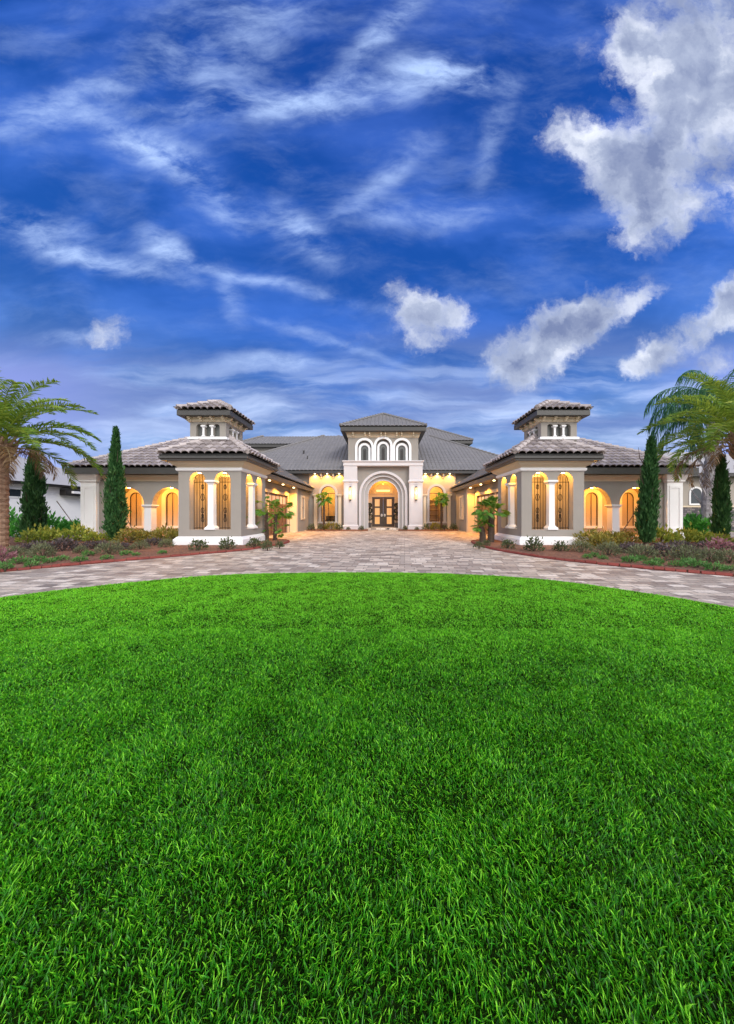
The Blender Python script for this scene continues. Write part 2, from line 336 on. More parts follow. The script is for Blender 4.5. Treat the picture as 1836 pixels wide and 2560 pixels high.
# ------------------------------------------------------------------ mesh builder
AX = 0.0; SIDE = 1
class MB:
    def __init__(s): s.v = []; s.f = []; s.t = []
    def add(s, vs, fs, tint=None):
        o = len(s.v); s.v.extend([tuple(p) for p in vs]); s.f.extend([tuple(i + o for i in f) for f in fs])
        if tint is not None: s.t.extend([tint] * len(fs) if isinstance(tint, (int, float)) else tint)
    def box(s, x0, x1, y0, y1, z0, z1):
        s.add([(x0, y0, z0), (x1, y0, z0), (x1, y1, z0), (x0, y1, z0), (x0, y0, z1), (x1, y0, z1), (x1, y1, z1), (x0, y1, z1)],
              [(0, 3, 2, 1), (4, 5, 6, 7), (0, 1, 5, 4), (1, 2, 6, 5), (2, 3, 7, 6), (3, 0, 4, 7)])
    def stack(s, x0, x1, y0, y1, prof, caps=True):
        """rectangle lofted through (offset, z) pairs"""
        vs = []; fs = []
        for o, z in prof: vs += [(x0 - o, y0 - o, z), (x1 + o, y0 - o, z), (x1 + o, y1 + o, z), (x0 - o, y1 + o, z)]
        n = len(prof)
        for k in range(n - 1):
            for i in range(4):
                j = (i + 1) % 4; fs.append((k * 4 + i, k * 4 + j, k * 4 + 4 + j, k * 4 + 4 + i))
        if caps: fs += [(3, 2, 1, 0), tuple(range(n * 4 - 4, n * 4))]
        s.add(vs, fs)
    def lathe(s, cx, cy, prof, n=16):
        vs = []; fs = []
        for r, z in prof:
            for i in range(n): a = 2 * math.pi * i / n; vs.append((cx + r * math.cos(a), cy + r * math.sin(a), z))
        for k in range(len(prof) - 1):
            for i in range(n): j = (i + 1) % n; fs.append((k * n + i, k * n + j, k * n + n + j, k * n + n + i))
        fs += [tuple(range(n))[::-1], tuple(range((len(prof) - 1) * n, len(prof) * n))]
        s.add(vs, fs)
    def tube(s, pts, rad, n=6, tint=None):
        pts = [Vector(p) for p in pts]; vs = []; fs = []
        if not hasattr(rad, '__len__'): rad = [rad] * len(pts)
        for k, p in enumerate(pts):
            d = (pts[min(k + 1, len(pts) - 1)] - pts[max(k - 1, 0)]).normalized()
            u = d.cross(Vector((0, 0, 1)) if abs(d.z) < .95 else Vector((1, 0, 0))).normalized(); w = u.cross(d)
            for i in range(n): a = 2 * math.pi * i / n; vs.append(p + (u * math.cos(a) + w * math.sin(a)) * rad[k])
        for k in range(len(pts) - 1):
            for i in range(n): j = (i + 1) % n; fs.append((k * n + i, k * n + j, k * n + n + j, k * n + n + i))
        fs += [tuple(range(n))[::-1], tuple(range((len(pts) - 1) * n, len(pts) * n))]
        s.add(vs, fs, tint)
    def slab(s, loops, plane, c, t0, t1):
        """polygon with holes extruded between t0 and t1. plane F: (u,h)->(u, c+t, h); S: (u,h)->(c+t, u, h); T: (u,h)->(u,h,c+t)"""
        def mp(u, h, t):
            return (u, c + t, h) if plane == 'F' else (c + t, u, h) if plane == 'S' else (u, h, c + t)
        flat = [p for l in loops for p in l]; n = len(flat)
        tris = tessellate_polygon([[Vector((p[0], p[1], 0)) for p in l] for l in loops])
        vs = [mp(p[0], p[1], t0) for p in flat] + [mp(p[0], p[1], t1) for p in flat]
        fs = [tuple(tr) for tr in tris] + [tuple(i + n for i in reversed(tr)) for tr in tris]; o = 0
        for l in loops:
            m = len(l)
            for i in range(m): j = (i + 1) % m; fs.append((o + i, o + j, n + o + j, n + o + i))
            o += m
        s.add(vs, fs)
    def build(s, name, mat, parent=None, smooth=False, fix=True):
        me = bpy.data.meshes.new(name)
        vs = np.array(s.v, dtype=np.float64).reshape(-1, 3)
        vs[:, 0] = vs[:, 0] * SIDE + AX
        off = np.zeros(3); p = parent
        while p is not None: off += np.array(p.location); p = p.parent
        vs -= off
        me.from_pydata(vs.tolist(), [], s.f)
        if s.t and len(s.t) == len(s.f):
            at = me.attributes.new('tint', 'FLOAT', 'FACE'); at.data.foreach_set('value', np.array(s.t, dtype=np.float32))
        if fix:
            bm = bmesh.new(); bm.from_mesh(me); bmesh.ops.recalc_face_normals(bm, faces=bm.faces); bm.to_mesh(me); bm.free()
        elif SIDE < 0: me.flip_normals()
        if smooth: me.polygons.foreach_set('use_smooth', [True] * len(me.polygons))
        me.materials.append(M[mat] if isinstance(mat, str) else mat)
        o = bpy.data.objects.new(name, me); COL.objects.link(o)
        if parent is not None: o.parent = parent
        return o
def empty(name, loc=(0, 0, 0)):
    o = bpy.data.objects.new(name, None); COL.objects.link(o); o.location = loc; o.empty_display_size = .2; return o
def tag(o, label=None, cat=None, group=None, kind=None):
    if label: o['label'] = label
    if cat: o['category'] = cat
    if group: o['group'] = group
    if kind: o['kind'] = kind
    return o
def dup(o, loc=None, rot=None, scale=None, parent=None):
    c = o.copy(); COL.objects.link(c)
    if parent is not None: c.parent = parent
    if loc is not None: c.location = loc
    if rot is not None: c.rotation_euler = (0, 0, rot)
    if scale is not None: c.scale = scale if hasattr(scale, '__len__') else (scale,) * 3
    for ch in o.children: dup(ch, parent=c)
    return c
def rect(u0, u1, h0, h1): return [(u0, h0), (u1, h0), (u1, h1), (u0, h1)]
def arc(cx, cz, r, a0, a1, n=18): return [(cx + r * math.cos(R(a0 + (a1 - a0) * i / n)), cz + r * math.sin(R(a0 + (a1 - a0) * i / n))) for i in range(n + 1)]
def arch(u0, u1, zb, zs, n=18): return [(u0, zb), (u1, zb)] + arc((u0 + u1) / 2, zs, (u1 - u0) / 2, 0, 180, n)
def twin_arch(u0, u1, zb, zs, gap, n=14):
    c = (u0 + u1) / 2; r = (c - gap / 2 - u0) / 2
    return [(u0, zb), (u1, zb)] + arc(u1 - r, zs, r, 0, 180, n) + arc(u0 + r, zs, r, 0, 180, n)
def arch_band(c, zb, zs, r0, r1, n=24): return [(c + r1, zb)] + arc(c, zs, r1, 0, 180, n) + [(c - r1, zb), (c - r0, zb)] + arc(c, zs, r0, 180, 0, n) + [(c + r0, zb)]
def lamp(x, y, z, power, parent=None, spot=None, color=(1, .42, .045), rad=.04):
    ld = bpy.data.lights.new('lamp_light', 'SPOT' if spot else 'POINT'); ld.energy = power; ld.color = color; ld.shadow_soft_size = rad
    if spot: ld.spot_size = R(spot); ld.spot_blend = .8
    o = bpy.data.objects.new('lamp_light', ld); COL.objects.link(o)
    o.location = (x * SIDE + AX, y, z)
    if parent is not None:
        p = parent; off = Vector((0, 0, 0))
        while p is not None: off += Vector(p.location); p = p.parent
        o.parent = parent; o.location = Vector(o.location) - off
    return o
def downlight(x, y, z, parent, power=18, spot=None, drop=.10):
    m = MB(); m.lathe(x, y, [(.055, z), (.055, z - .02), (.07, z - .025), (.07, z - .035)], 10)
    o = m.build('downlight', 'bulb', parent); lamp(x, y, z - drop, power, o, spot); return o

# ------------------------------------------------------------------ barrel tile roofs
def tile_face(mb, p0, u, vplan, slope, L, run, kl=1.0, kr=1.0, P=.31, A=.10, course=.42, st=.06, sub=8, seed=1):
    """p0 eave start, u unit along eave, vplan unit plan direction up the slope"""
    rng = np.random.default_rng(seed)
    p0 = np.array(p0, float); u = np.array(u, float); vp = np.array(vplan, float)
    cs = 1 / math.sqrt(1 + slope * slope); v = vp * cs + np.array([0, 0, slope * cs]); n = np.cross(u, v)
    if n[2] < 0: n = -n
    D = run / cs; nc = int(math.ceil(D / course)); du = P / sub; nu = int(math.ceil(L / du))
    us = np.arange(nu + 1) * du
    rows = []
    for k in range(nc):
        d0 = k * course; d1 = min((k + 1) * course, D)
        if k == 0: rows.append((0, st - .03, k))
        rows.append((d0, st, k)); rows.append((d1 - 1e-4, 0, k))
    vs = []; fs = []; tn = []
    ntile = int(L / P) + 3; tt = rng.random((nc + 1, ntile))
    prev = None
    for ri, (d, h0, k) in enumerate(rows):
        r = d * cs; a = r * kl; b = L - r * kr
        if b < a: a = b = (a + b) / 2
        uu = np.clip(us, a, b)
        h = A * np.sqrt(np.clip(1 - (2 * ((uu / P + .5) % 1.0) - 1) ** 2, 0, 1)) + h0
        pts = p0 + uu[:, None] * u + d * v + h[:, None] * n
        o = len(vs); vs.extend(pts.tolist())
        if prev is not None:
            for i in range(nu):
                if uu[i + 1] - uu[i] < 1e-9 and prev[1][i + 1] - prev[1][i] < 1e-9: continue
                fs.append((prev[0] + i, prev[0] + i + 1, o + i + 1, o + i)); tn.append(float(tt[k, int(us[i] / P + .5)]) * .6 + .2)
        prev = (o, uu)
    mb.add(vs, fs, tn)
def hip_cap(mb, p0, p1, r=.10, seg=.36, seed=3):
    rng = random.Random(seed); p0 = Vector(p0); p1 = Vector(p1); L = (p1 - p0).length; n = max(1, int(L / seg)); d = (p1 - p0) / n
    for k in range(n):
        a = p0 + d * k; b = p0 + d * (k + 1.06)
        mb.tube([a + Vector((0, 0, .06)), b + Vector((0, 0, .02))], [r * 1.15, r * .92], 8, .75 + .25 * rng.random())
def hip_roof(name, parent, x0, x1, y0, y1, z, slope, mat='tile', sides='NESW', runmax=None, seed=1, **kw):
    """tiled hip over a rectangle; returns the roof object"""
    mb = MB(); w = x1 - x0; l = y1 - y0; run = min(w, l) / 2
    if runmax: run = min(run, runmax)
    if 'S' in sides: tile_face(mb, (x0, y0, z), (1, 0, 0), (0, 1, 0), slope, w, run, seed=seed, **kw)
    if 'N' in sides: tile_face(mb, (x0, y1, z), (1, 0, 0), (0, -1, 0), slope, w, run, seed=seed + 1, **kw)
    if 'W' in sides: tile_face(mb, (x0, y0, z), (0, 1, 0), (1, 0, 0), slope, l, run, seed=seed + 2, **kw)
    if 'E' in sides: tile_face(mb, (x1, y0, z), (0, 1, 0), (-1, 0, 0), slope, l, run, seed=seed + 3, **kw)
    for (cx, cy, sx, sy) in ((x0, y0, 1, 1), (x1, y0, -1, 1), (x1, y1, -1, -1), (x0, y1, 1, -1)):
        hip_cap(mb, (cx + sx * .05, cy + sy * .05, z + .07), (cx + sx * run, cy + sy * run, z + slope * run + .07), seed=seed)
    if w > l + .1: hip_cap(mb, (x0 + run, (y0 + y1) / 2, z + slope * run + .06), (x1 - run, (y0 + y1) / 2, z + slope * run + .06))
    elif l > w + .1: hip_cap(mb, ((x0 + x1) / 2, y0 + run, z + slope * run + .06), ((x0 + x1) / 2, y1 - run, z + slope * run + .06))
    ro = mb.build(name, mat, parent, smooth=False, fix=False)
    ub = MB(); q = .05
    zt = z + slope * run - .03
    ub.add([(x0 + q, y0 + q, z - .02), (x1 - q, y0 + q, z - .02), (x1 - q, y1 - q, z - .02), (x0 + q, y1 - q, z - .02),
            (x0 + run, y0 + run, zt), (x1 - run, y0 + run, zt), (x1 - run, y1 - run, zt), (x0 + run, y1 - run, zt)],
           [(0, 1, 5, 4), (1, 2, 6, 5), (2, 3, 7, 6), (3, 0, 4, 7), (0, 3, 2, 1)])
    ub.build('underlay', 'under', ro)
    return ro

# ================================================================== SETTING
def sheet(name, poly, z, mat, kind='structure', skirt=0.0):
    mb = MB(); n = len(poly)
    tr = tessellate_polygon([[Vector((p[0], p[1], 0)) for p in poly]])
    vs = [(p[0], p[1], z) for p in poly]; fs = [tuple(t) for t in tr]
    mb.add(vs, fs)
    if skirt:
        vs2 = [(p[0], p[1], z - skirt) for p in poly]; mb.v += vs2
        mb.f += [(i, (i + 1) % n, n + (i + 1) % n, n + i) for i in range(n)]
    o = mb.build(name, mat); tag(o, kind=kind)
    return o
def spline(pts, n=8):
    out = []; P = [Vector((p[0], p[1], 0)) for p in pts]
    for i in range(len(P) - 1):
        a = P[max(i - 1, 0)]; b = P[i]; c = P[i + 1]; d = P[min(i + 2, len(P) - 1)]
        for k in range(n):
            t = k / n
            q = .5 * ((2 * b) + (c - a) * t + (2 * a - 5 * b + 4 * c - d) * t * t + (3 * b - a - 3 * c + d) * t ** 3); out.append((q.x, q.y))
    out.append((P[-1].x, P[-1].y)); return out

sheet('ground', [(-400, -300), (400, -300), (400, 700), (-400, 700)], 0.0, 'ground')
sheet('driveway', [(-26, -7), (26, -7), (26, 26.3), (-26, 26.3)], 0.006, 'paver')
LAWN = spline([(-7.6, .4), (-6.95, 2.6), (-5.95, 4.55), (-5.0, 5.55), (-3.34, 6.46), (-.7, 6.72), (1.4, 6.58), (3.1, 6.04), (4.2, 5.05), (4.95, 3.9), (5.6, 2.4), (6.0, .4)], 8)
LAWN_POLY = LAWN + [(5.6, -2.2), (3, -4), (-4, -4), (-7, -2.2)]
BED_L = spline([(-14.5, -.5), (-12.2, 2.2), (-10.4, 4.7), (-8.59, 6.85), (-7.64, 7.97), (-6.28, 9.46), (-4.95, 11.1), (-4.36, 13.1), (-4.45, 14.4), (-5.0, 15.2), (-5.85, 15.6)], 8)
BED_R = spline([(13.5, -.8), (11.2, 1.9), (9.2, 4.4), (7.3, 6.37), (6.04, 7.43), (4.80, 8.95), (4.05, 11.2), (3.98, 13.2), (4.25, 14.5), (4.95, 15.2), (5.75, 15.6)], 8)
bl = sheet('mulch_bed', BED_L + [(-6.6, 16.6), (-30, 16.6), (-30, -.5)], .055, 'mulch', skirt=.055)
br_ = sheet('mulch_bed', BED_R + [(6.5, 16.6), (32, 16.6), (32, -.8)], .055, 'mulch', skirt=.055)
sheet('mulch_bed', spline([(-6.2, 24.6), (-5.6, 23.8), (-4.2, 23.45), (-1.5, 23.6), (-1.2, 24.3)], 6) + [(-1.3, 26.2), (-6.2, 26.2)], .05, 'mulch', skirt=.05)
sheet('mulch_bed', spline([(6.1, 24.6), (5.6, 23.8), (4.2, 23.45), (1.5, 23.6), (1.2, 24.3)], 6) + [(1.3, 26.2), (6.1, 26.2)], .05, 'mulch', skirt=.05)
def edging(path, name='edging'):
    mb = MB(); rng = random.Random(5); acc = 0
    for (a, b) in zip(path[:-1], path[1:]):
        A_ = Vector((a[0], a[1], 0)); B_ = Vector((b[0], b[1], 0)); L = (B_ - A_).length; n = max(1, int(L / .14)); d = (B_ - A_) / n
        for k in range(n):
            h = .075 + rng.uniform(-.012, .015)
            mb.tube([A_ + d * (k + .04) + Vector((rng.uniform(-.01, .01), 0, h - .05)), A_ + d * (k + .96) + Vector((0, rng.uniform(-.01, .01), h - .05))], .052 + rng.uniform(-.006, .008), 6)
    o = mb.build(name, 'edge'); return o
tag(edging(BED_L), 'low red stone edging curving along the bed by the white neighbour house', 'edging', 'red stone edgings')
tag(edging(BED_R), 'low red stone edging curving along the bed by the stone faced neighbour house', 'edging', 'red stone edgings')
sheet('lawn', LAWN_POLY, .022, 'soil', skirt=.022)

def border(path, w=.20):
    mb = MB(); rng = random.Random(8)
    acc = []
    for (a, b) in zip(path[:-1], path[1:]):
        A_ = Vector((a[0], a[1])); B_ = Vector((b[0], b[1])); L = (B_ - A_).length; n = max(1, round(L / .115)); d = (B_ - A_) / n
        acc += [A_ + d * k for k in range(n)]
    for p, q in zip(acc[:-1], acc[1:]):
        t_ = (q - p).normalized(); nr = Vector((-t_.y, t_.x))
        if nr.dot(p - Vector((-.6, 1))) < 0: nr = -nr
        g = t_ * .006; h = .012 + rng.uniform(0, .006); j = rng.uniform(-.006, .006)
        c = [p + g + nr * (-.03), q - g + nr * (-.03), q - g + nr * (w + j), p + g + nr * (w + j)]
        mb.add([(v.x, v.y, .0) for v in c] + [(v.x, v.y, h) for v in c], [(4, 5, 6, 7), (0, 1, 5, 4), (1, 2, 6, 5), (2, 3, 7, 6), (3, 0, 4, 7)], rng.random())
    o = mb.build('driveway_border', tilemat('border_paver', (.24, .19, .17), (.40, .33, .28), (.62, .54, .46), .7)); tag(o, kind='structure')
border(LAWN)

# ---- grass blades (uncountable, one object)
def in_poly(px, py, poly):
    inside = np.zeros(len(px), bool); n = len(poly); j = n - 1
    for i in range(n):
        xi, yi = poly[i]; xj, yj = poly[j]
        c = ((yi > py) != (yj > py)) & (px < (xj - xi) * (py - yi) / (yj - yi + 1e-12) + xi); inside ^= c; j = i
    return inside
def field(x, y, f, seed):
    rng = np.random.default_rng(seed); s = np.zeros_like(x)
    for k in range(7):
        a = rng.random() * 6.28; w = f * (.6 + rng.random() * 1.3); s += np.sin((x * math.cos(a) + y * math.sin(a)) * w + rng.random() * 6.28)
    return s / 3.0
def build_grass():
    rng = np.random.default_rng(11); X = []; Y = []
    for (y0, y1, den) in ((-1.5, .55, 500), (.55, 1.3, 33000), (1.3, 2.2, 27000), (2.2, 3.4, 17000), (3.4, 5.0, 9500), (5.0, 7.0, 7500)):
        n = int((y1 - y0) * 14 * den); x = rng.uniform(-8, 6, n); y = rng.uniform(y0, y1, n)
        k = in_poly(x, y, LAWN_POLY) & (np.abs(x + .02) < 1.30 * np.maximum(y, .3) + 1.1 + .3)
        far = np.abs(x) > 1.28 * y + .25
        k &= (~far) | (rng.random(n) < .45)
        X.append(x[k]); Y.append(y[k])
    X = np.concatenate(X); Y = np.concatenate(Y); n = len(X)
    dist = np.sqrt(X * X + Y * Y + 1.69)
    cl = field(X, Y, 9, 1) * .5 + field(X, Y, 23, 2) * .5
    h = (.018 + .021 * rng.random(n) ** 1.6) * (1 - .35 * np.clip((Y - 1.5) / 3, 0, 1)) * (1 + .34 * np.clip(cl, -1, 1)); tall = rng.random(n) < .03; h[tall] *= 1.45
    w = (.0012 + .0011 * rng.random(n)) * (1 + .24 * (dist - 1.5).clip(0))
    az = rng.random(n) * 6.283; lean = .2 + .8 * rng.random(n) ** 1.2
    lean = lean + .7 * np.clip((Y - 2.0) / 3.0, 0, 1) * rng.random(n)
    gx = field(X, Y, 7, 3) * .14; gy = field(X, Y, 7, 4) * .14
    lx = np.cos(az) * lean + gx; ly = np.sin(az) * lean + gy
    fa = rng.random(n) * 6.283; wx = np.cos(fa) * w; wy = np.sin(fa) * w
    bend = .4 + .9 * rng.random(n)
    V = np.zeros((n, 7, 3), np.float32)
    for q, (tt, ws) in enumerate(((0, .75), (.38, 1.0), (.74, .72))):
        off = tt ** (1 + bend)
        cx = X + lx * h * off; cy = Y + ly * h * off; cz = .018 + h * tt * (1 - .18 * lean * tt)
        V[:, 2 * q] = np.stack([cx - wx * ws, cy - wy * ws, cz], 1); V[:, 2 * q + 1] = np.stack([cx + wx * ws, cy + wy * ws, cz], 1)
    V[:, 6] = np.stack([X + lx * h, Y + ly * h, .018 + h * (1 - .22 * lean)], 1)
    base = (np.arange(n) * 7)[:, None]
    quads = np.concatenate([base + np.array([[0, 1, 3, 2]]), base + np.array([[2, 3, 5, 4]])], 1).reshape(n, 2, 4)
    tri = base + np.array([[4, 5, 6]])
    loops = np.concatenate([quads.reshape(n, 8), tri], 1).ravel().astype(np.int32)
    starts = (np.arange(n)[:, None] * 11 + np.array([[0, 4, 8]])).ravel().astype(np.int32)
    tot = np.tile(np.array([4, 4, 3], np.int32), n)
    me = bpy.data.meshes.new('grass'); me.vertices.add(n * 7); me.vertices.foreach_set('co', V.ravel())
    me.loops.add(n * 11); me.loops.foreach_set('vertex_index', loops)
    me.polygons.add(n * 3); me.polygons.foreach_set('loop_start', starts); me.polygons.foreach_set('loop_total', tot)
    me.update(calc_edges=True)
    fr = np.clip((Y - 1.8) / 3.2, 0, 1); fr = fr * fr * (3 - 2 * fr)  # far grass tinted brighter, in place of light caught on its tips
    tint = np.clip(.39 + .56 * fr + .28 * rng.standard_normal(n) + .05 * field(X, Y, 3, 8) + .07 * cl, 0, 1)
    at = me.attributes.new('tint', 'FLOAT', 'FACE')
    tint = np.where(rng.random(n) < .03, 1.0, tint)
    tv = np.stack([tint * (.12 + .45 * fr), tint * .85, np.clip(tint * 1.35, 0, 1)], 1); at.data.foreach_set('value', tv.ravel().astype(np.float32))  # blade roots coloured dark as the shade in the gaps between blades
    me.polygons.foreach_set('use_smooth', np.ones(n * 3, bool))
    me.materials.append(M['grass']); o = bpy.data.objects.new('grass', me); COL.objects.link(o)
    tag(o, 'thick mown bright green grass of the rounded front lawn', 'grass', kind='stuff')
    print('grass blades', n)
build_grass()

# ================================================================== HOUSE
house = empty('house', (0, 26, 0))
tag(house, 'wide grey stucco mansion with lit arches, tiled hip roofs and twin corner pavilions', 'house')

def col_sq(mb, cx, cy, hw, z0, z1, cap=.10, base=.10, capw=1.9, basew=1.75):
    mb.stack(cx, cx, cy, cy, [(hw * basew, z0), (hw * basew, z0 + base * .55), (hw * 1.25, z0 + base), (hw, z0 + base * 1.4), (hw * .94, z1 - cap * 1.5), (hw * 1.15, z1 - cap), (hw * capw, z1 - cap * .55), (hw * capw, z1)])
def grille(mb, u0, u1, z0, zs, plane, c):
    """wrought-iron bars with scroll rings in an arched half opening"""
    r = (u1 - u0) / 2; cx = (u0 + u1) / 2
    def mp(u, h): return (u, c, h) if plane == 'F' else (c, u, h)
    n = 6
    for k in range(n + 1):
        u = u0 + (u1 - u0) * k / n; top = zs + math.sqrt(max(r * r - (u - cx) ** 2, 0)) * .9
        mb.tube([mp(u, z0), mp(u, top)], .012, 4)
    for z in (z0 + .06, zs - .05): mb.tube([mp(u0, z), mp(u1, z)], .013, 4)
    for z, rr in ((z0 + .42, .075), (z0 + .58, .05), (z0 + .80, .08), (z0 + 1.35, .10), (zs - .25, .07)):
        mb.tube([mp(cx + rr * .8 * math.cos(a), z + rr * 1.4 * math.sin(a)) for a in [i * math.pi / 5 for i in range(11)]], .014, 4)
        mb.tube([mp(cx, z - rr), mp(cx, z + rr)], .024, 4)
    mb.tube([mp(p[0], p[1]) for p in arc(cx, zs, r * .93, 0, 180, 10)], .012, 4)

def arch_window(parent, cx, zb, zs, r, y, trim=.16, pane='pane_amber', trimmat='cream', mull=True, plane='F', name='window', tdep=.08):
    """arched window: surround (the part's own mesh), pane, mullions"""
    mb = MB()
    mb.slab([arch_band(cx, zb, zs, r, r + trim)], plane, y, -tdep, .04)
    mb.slab([rect(cx - r - trim - .05, cx + r + trim + .05, zb - .14, zb)], plane, y, -tdep - .04, .04)
    w = mb.build(name, trimmat, parent)
    p = MB(); p.slab([arch(cx - r, cx + r, zb, zs)], plane, y, .02, .035); p.build('pane', pane, w)
    if mull:
        m = MB(); m.slab([arch_band(cx, zb, zs, r - .05, r - .002)], plane, y, -.02, .03)
        m.slab([rect(cx - .018, cx + .018, zb, zs + r - .06)], plane, y, -.012, .018)
        m.build('mullion', 'dark', w)
    return w

def build_wing(s):
    global SIDE, AX
    SIDE = s; AX = -.08
    # ---------------- corner pavilion
    x0, x1, y0, y1 = 5.77, 8.35, 12.57, 15.15; T = .35
    m = MB()
    zt = 3.22
    m.slab([rect(x0, x1, 0, zt), twin_arch(6.20, 7.90, .67, 2.71, .38)], 'F', y0, 0, T)
    m.slab([rect(y0 + T, y1, 0, zt), twin_arch(13.02, 14.74, .67, 2.71, .38)], 'S', x0, 0, .28)
    m.slab([rect(y0 + T, y1, 0, zt)], 'S', x1, -.2, 0)
    m.slab([rect(x0 + .28, x1 - .2, 0, zt)], 'F', y1, -.15, 0)
    pav = m.build('pavilion', 'wall', house)
    m = MB(); m.slab([rect(y0 + T + .01, y1 - .16, .1, 3.15)], 'S', x1 - .2, -.02, -.004)
    m.slab([rect(x0 + .29, x1 - .22, .1, 3.15)], 'F', y1 - .15, -.02, -.004)
    m.slab([[(x0 + .29, y0 + T + .01), (x1 - .23, y0 + T + .01), (x1 - .23, y1 - .18), (x0 + .29, y1 - .18)]], 'T', 3.08, 0, .04)
    m.slab([[(x0 + .29, y0 + T + .01), (x1 - .23, y0 + T + .01), (x1 - .23, y1 - .18), (x0 + .29, y1 - .18)]], 'T', .5, 0, .04)
    m.build('lining', 'wall', pav)
    m = MB(); m.stack(x0, x1, y0, y1, [(.11, 0.02), (.14, .05), (.14, .27), (.10, .31), (.06, .36), (.012, .39)], False); m.build('plinth', 'white', pav)
    m = MB(); m.stack(x0, x1, y0, y1, [(.012, 3.07), (.05, 3.09), (.075, 3.13), (.075, 3.20), (.03, 3.225)], False); m.build('band', 'white', pav)
    m = MB(); m.stack(x0, x1, y0, y1, [(.03, 3.226), (.05, 3.26), (.17, 3.33), (.24, 3.42), (.30, 3.46)], False); m.build('frieze', 'cream', pav)
    m = MB(); m.stack(x0, x1, y0, y1, [(.28, 3.45), (.43, 3.45), (.43, 3.49), (.48, 3.53), (.48, 3.62), (.455, 3.64), (.455, 3.70)], True); m.build('fascia', 'fascia', pav)
    hip_roof('roof', pav, x0 - .53, x1 + .53, y0 - .53, y1 + .53, 3.68, .62, seed=11)
    for plane, c, u in (('F', y0 + .16, 7.05), ('S', x0 + .14, 13.88)):
        m = MB(); col_sq(m, *((u, c) if plane == 'F' else (c, u)), .12, .67, 2.712, cap=.13, base=.13, capw=1.75)
        m.build('column', 'white', pav)
    for (plane, c, a, b) in (('F', y0 + .29, 6.22, 6.93), ('F', y0 + .29, 7.17, 7.88), ('S', x0 + .24, 13.04, 13.76), ('S', x0 + .24, 14.0, 14.72)):
        m = MB(); grille(m, a, b, .67, 2.71, plane, c); m.build('iron_grille', 'iron', pav)
    r = (.85 - .19) / 2
    for u in (6.20 + r, 7.90 - r): downlight(u, y0 + .17, 2.71 + r + .005, pav, 22, drop=.10)
    for u in (13.02 + r, 14.74 - r): downlight(x0 + .13, u, 2.71 + r + .01, pav, 22, drop=.10)
    lamp(7.0, 14.2, 2.72, 80, pav, None, (1, .48, .11), .1)
    # ---------------- lantern cupola over the pavilion
    cx, cy, hw, hd = (7.46 if s < 0 else 7.64), 13.93, .77, .79
    a0, a1, b0, b1 = cx - hw, cx + hw, cy - hd, cy + hd
    def trip(c): return [arch(c + k - .135, c + k + .135, 4.66, 5.06, 8) for k in (-.37, 0, .37)]
    m = MB()
    m.slab([rect(a0, a1, 4.2, 5.32)] + trip(cx), 'F', b0, 0, .15)
    m.slab([rect(a0, a1, 4.2, 5.32)] + trip(cx), 'F', b1, -.15, 0)
    m.slab([rect(b0 + .15, b1 - .15, 4.2, 5.32)] + trip(cy), 'S', a0, 0, .15)
    m.slab([rect(b0 + .15, b1 - .15, 4.2, 5.32)] + trip(cy), 'S', a1, -.15, 0)
    cup = m.build('cupola', 'wall', house)
    m = MB(); m.box(a0 + .16, a1 - .16, b0 + .16, b1 - .16, 4.3, 5.3); m.build('inner_shade_box', 'greyglass', cup)  # grey box whose colour stands in for the dim inside of the lantern
    m = MB(); m.stack(a0, a1, b0, b1, [(.012, 4.5), (.07, 4.52), (.07, 4.60), (.012, 4.64)], False); m.build('sill', 'white', cup)
    m = MB(); m.stack(a0, a1, b0, b1, [(.012, 5.27), (.05, 5.30), (.05, 5.43), (.09, 5.46)], True); m.build('frieze', 'cream', cup)
    m = MB(); m.stack(a0, a1, b0, b1, [(.05, 5.462), (.33, 5.45), (.345, 5.47), (.345, 5.66), (.32, 5.70)], True); m.build('fascia', 'fascia', cup)
    hip_roof('roof', cup, a0 - .39, a1 + .39, b0 - .39, b1 + .39, 5.67, .58, seed=31, P=.27, course=.34)
    for k in (-.185, .185):
        m = MB(); col_sq(m, cx + k, b0 + .02, .042, 4.64, 5.12, .09, .05, 2.2, 1.7); m.build('column', 'white', cup)
        m = MB(); col_sq(m, a0 + .02, cy + k, .042, 4.64, 5.12, .09, .05, 2.2, 1.7); m.build('column', 'white', cup)
    def brk(px, py, dx, dy):
        m = MB()
        for q in range(3): m.box(*sorted((px - .05 * abs(dy) + dx * .02, px + .05 * abs(dy) + dx * (.10 + .07 * q))), *sorted((py - .05 * abs(dx) + dy * .02, py + .05 * abs(dx) + dy * (.10 + .07 * q))), 5.28 + .058 * q, 5.336 + .058 * q)
        m.build('bracket', 'cream', cup)
    for k in (-.72, -.24, .24, .72): brk(cx + k, b0, 0, -1); brk(a0, cy + k, -1, 0); brk(a1, cy + k, 1, 0)
    # ---------------- arcade and garage wing
    ya = 16.1; T = .35
    m = MB()
    m.slab([rect(8.35, 15.7, 0, 3.1), twin_arch(10.27, 14.37, -.001, 1.81, .43)] if False else [rect(8.0, 15.7, 0, 3.1), twin_arch(10.27, 14.37, .04, 1.81, .43)], 'F', ya, 0, T)
    m.slab([rect(ya + T, 26.0, 0, 3.3)], 'S', 15.7, -.25, 0)
    arc_w = m.build('arcade', 'wall', house)
    m = MB(); m.slab([rect(6.8, 15.44, 0, 3.2)], 'F', 18.2, 0, .2)
    m.slab([[(8.0, ya + T + .003), (15.44, ya + T + .003), (15.44, 18.2), (8.0, 18.2)]], 'T', 3.05, 0, .05)
    m.slab([rect(ya + T + .003, 18.2, 0, 3.05)], 'S', 8.0, 0, .2)
    m.build('porch_wall', 'interior', arc_w)
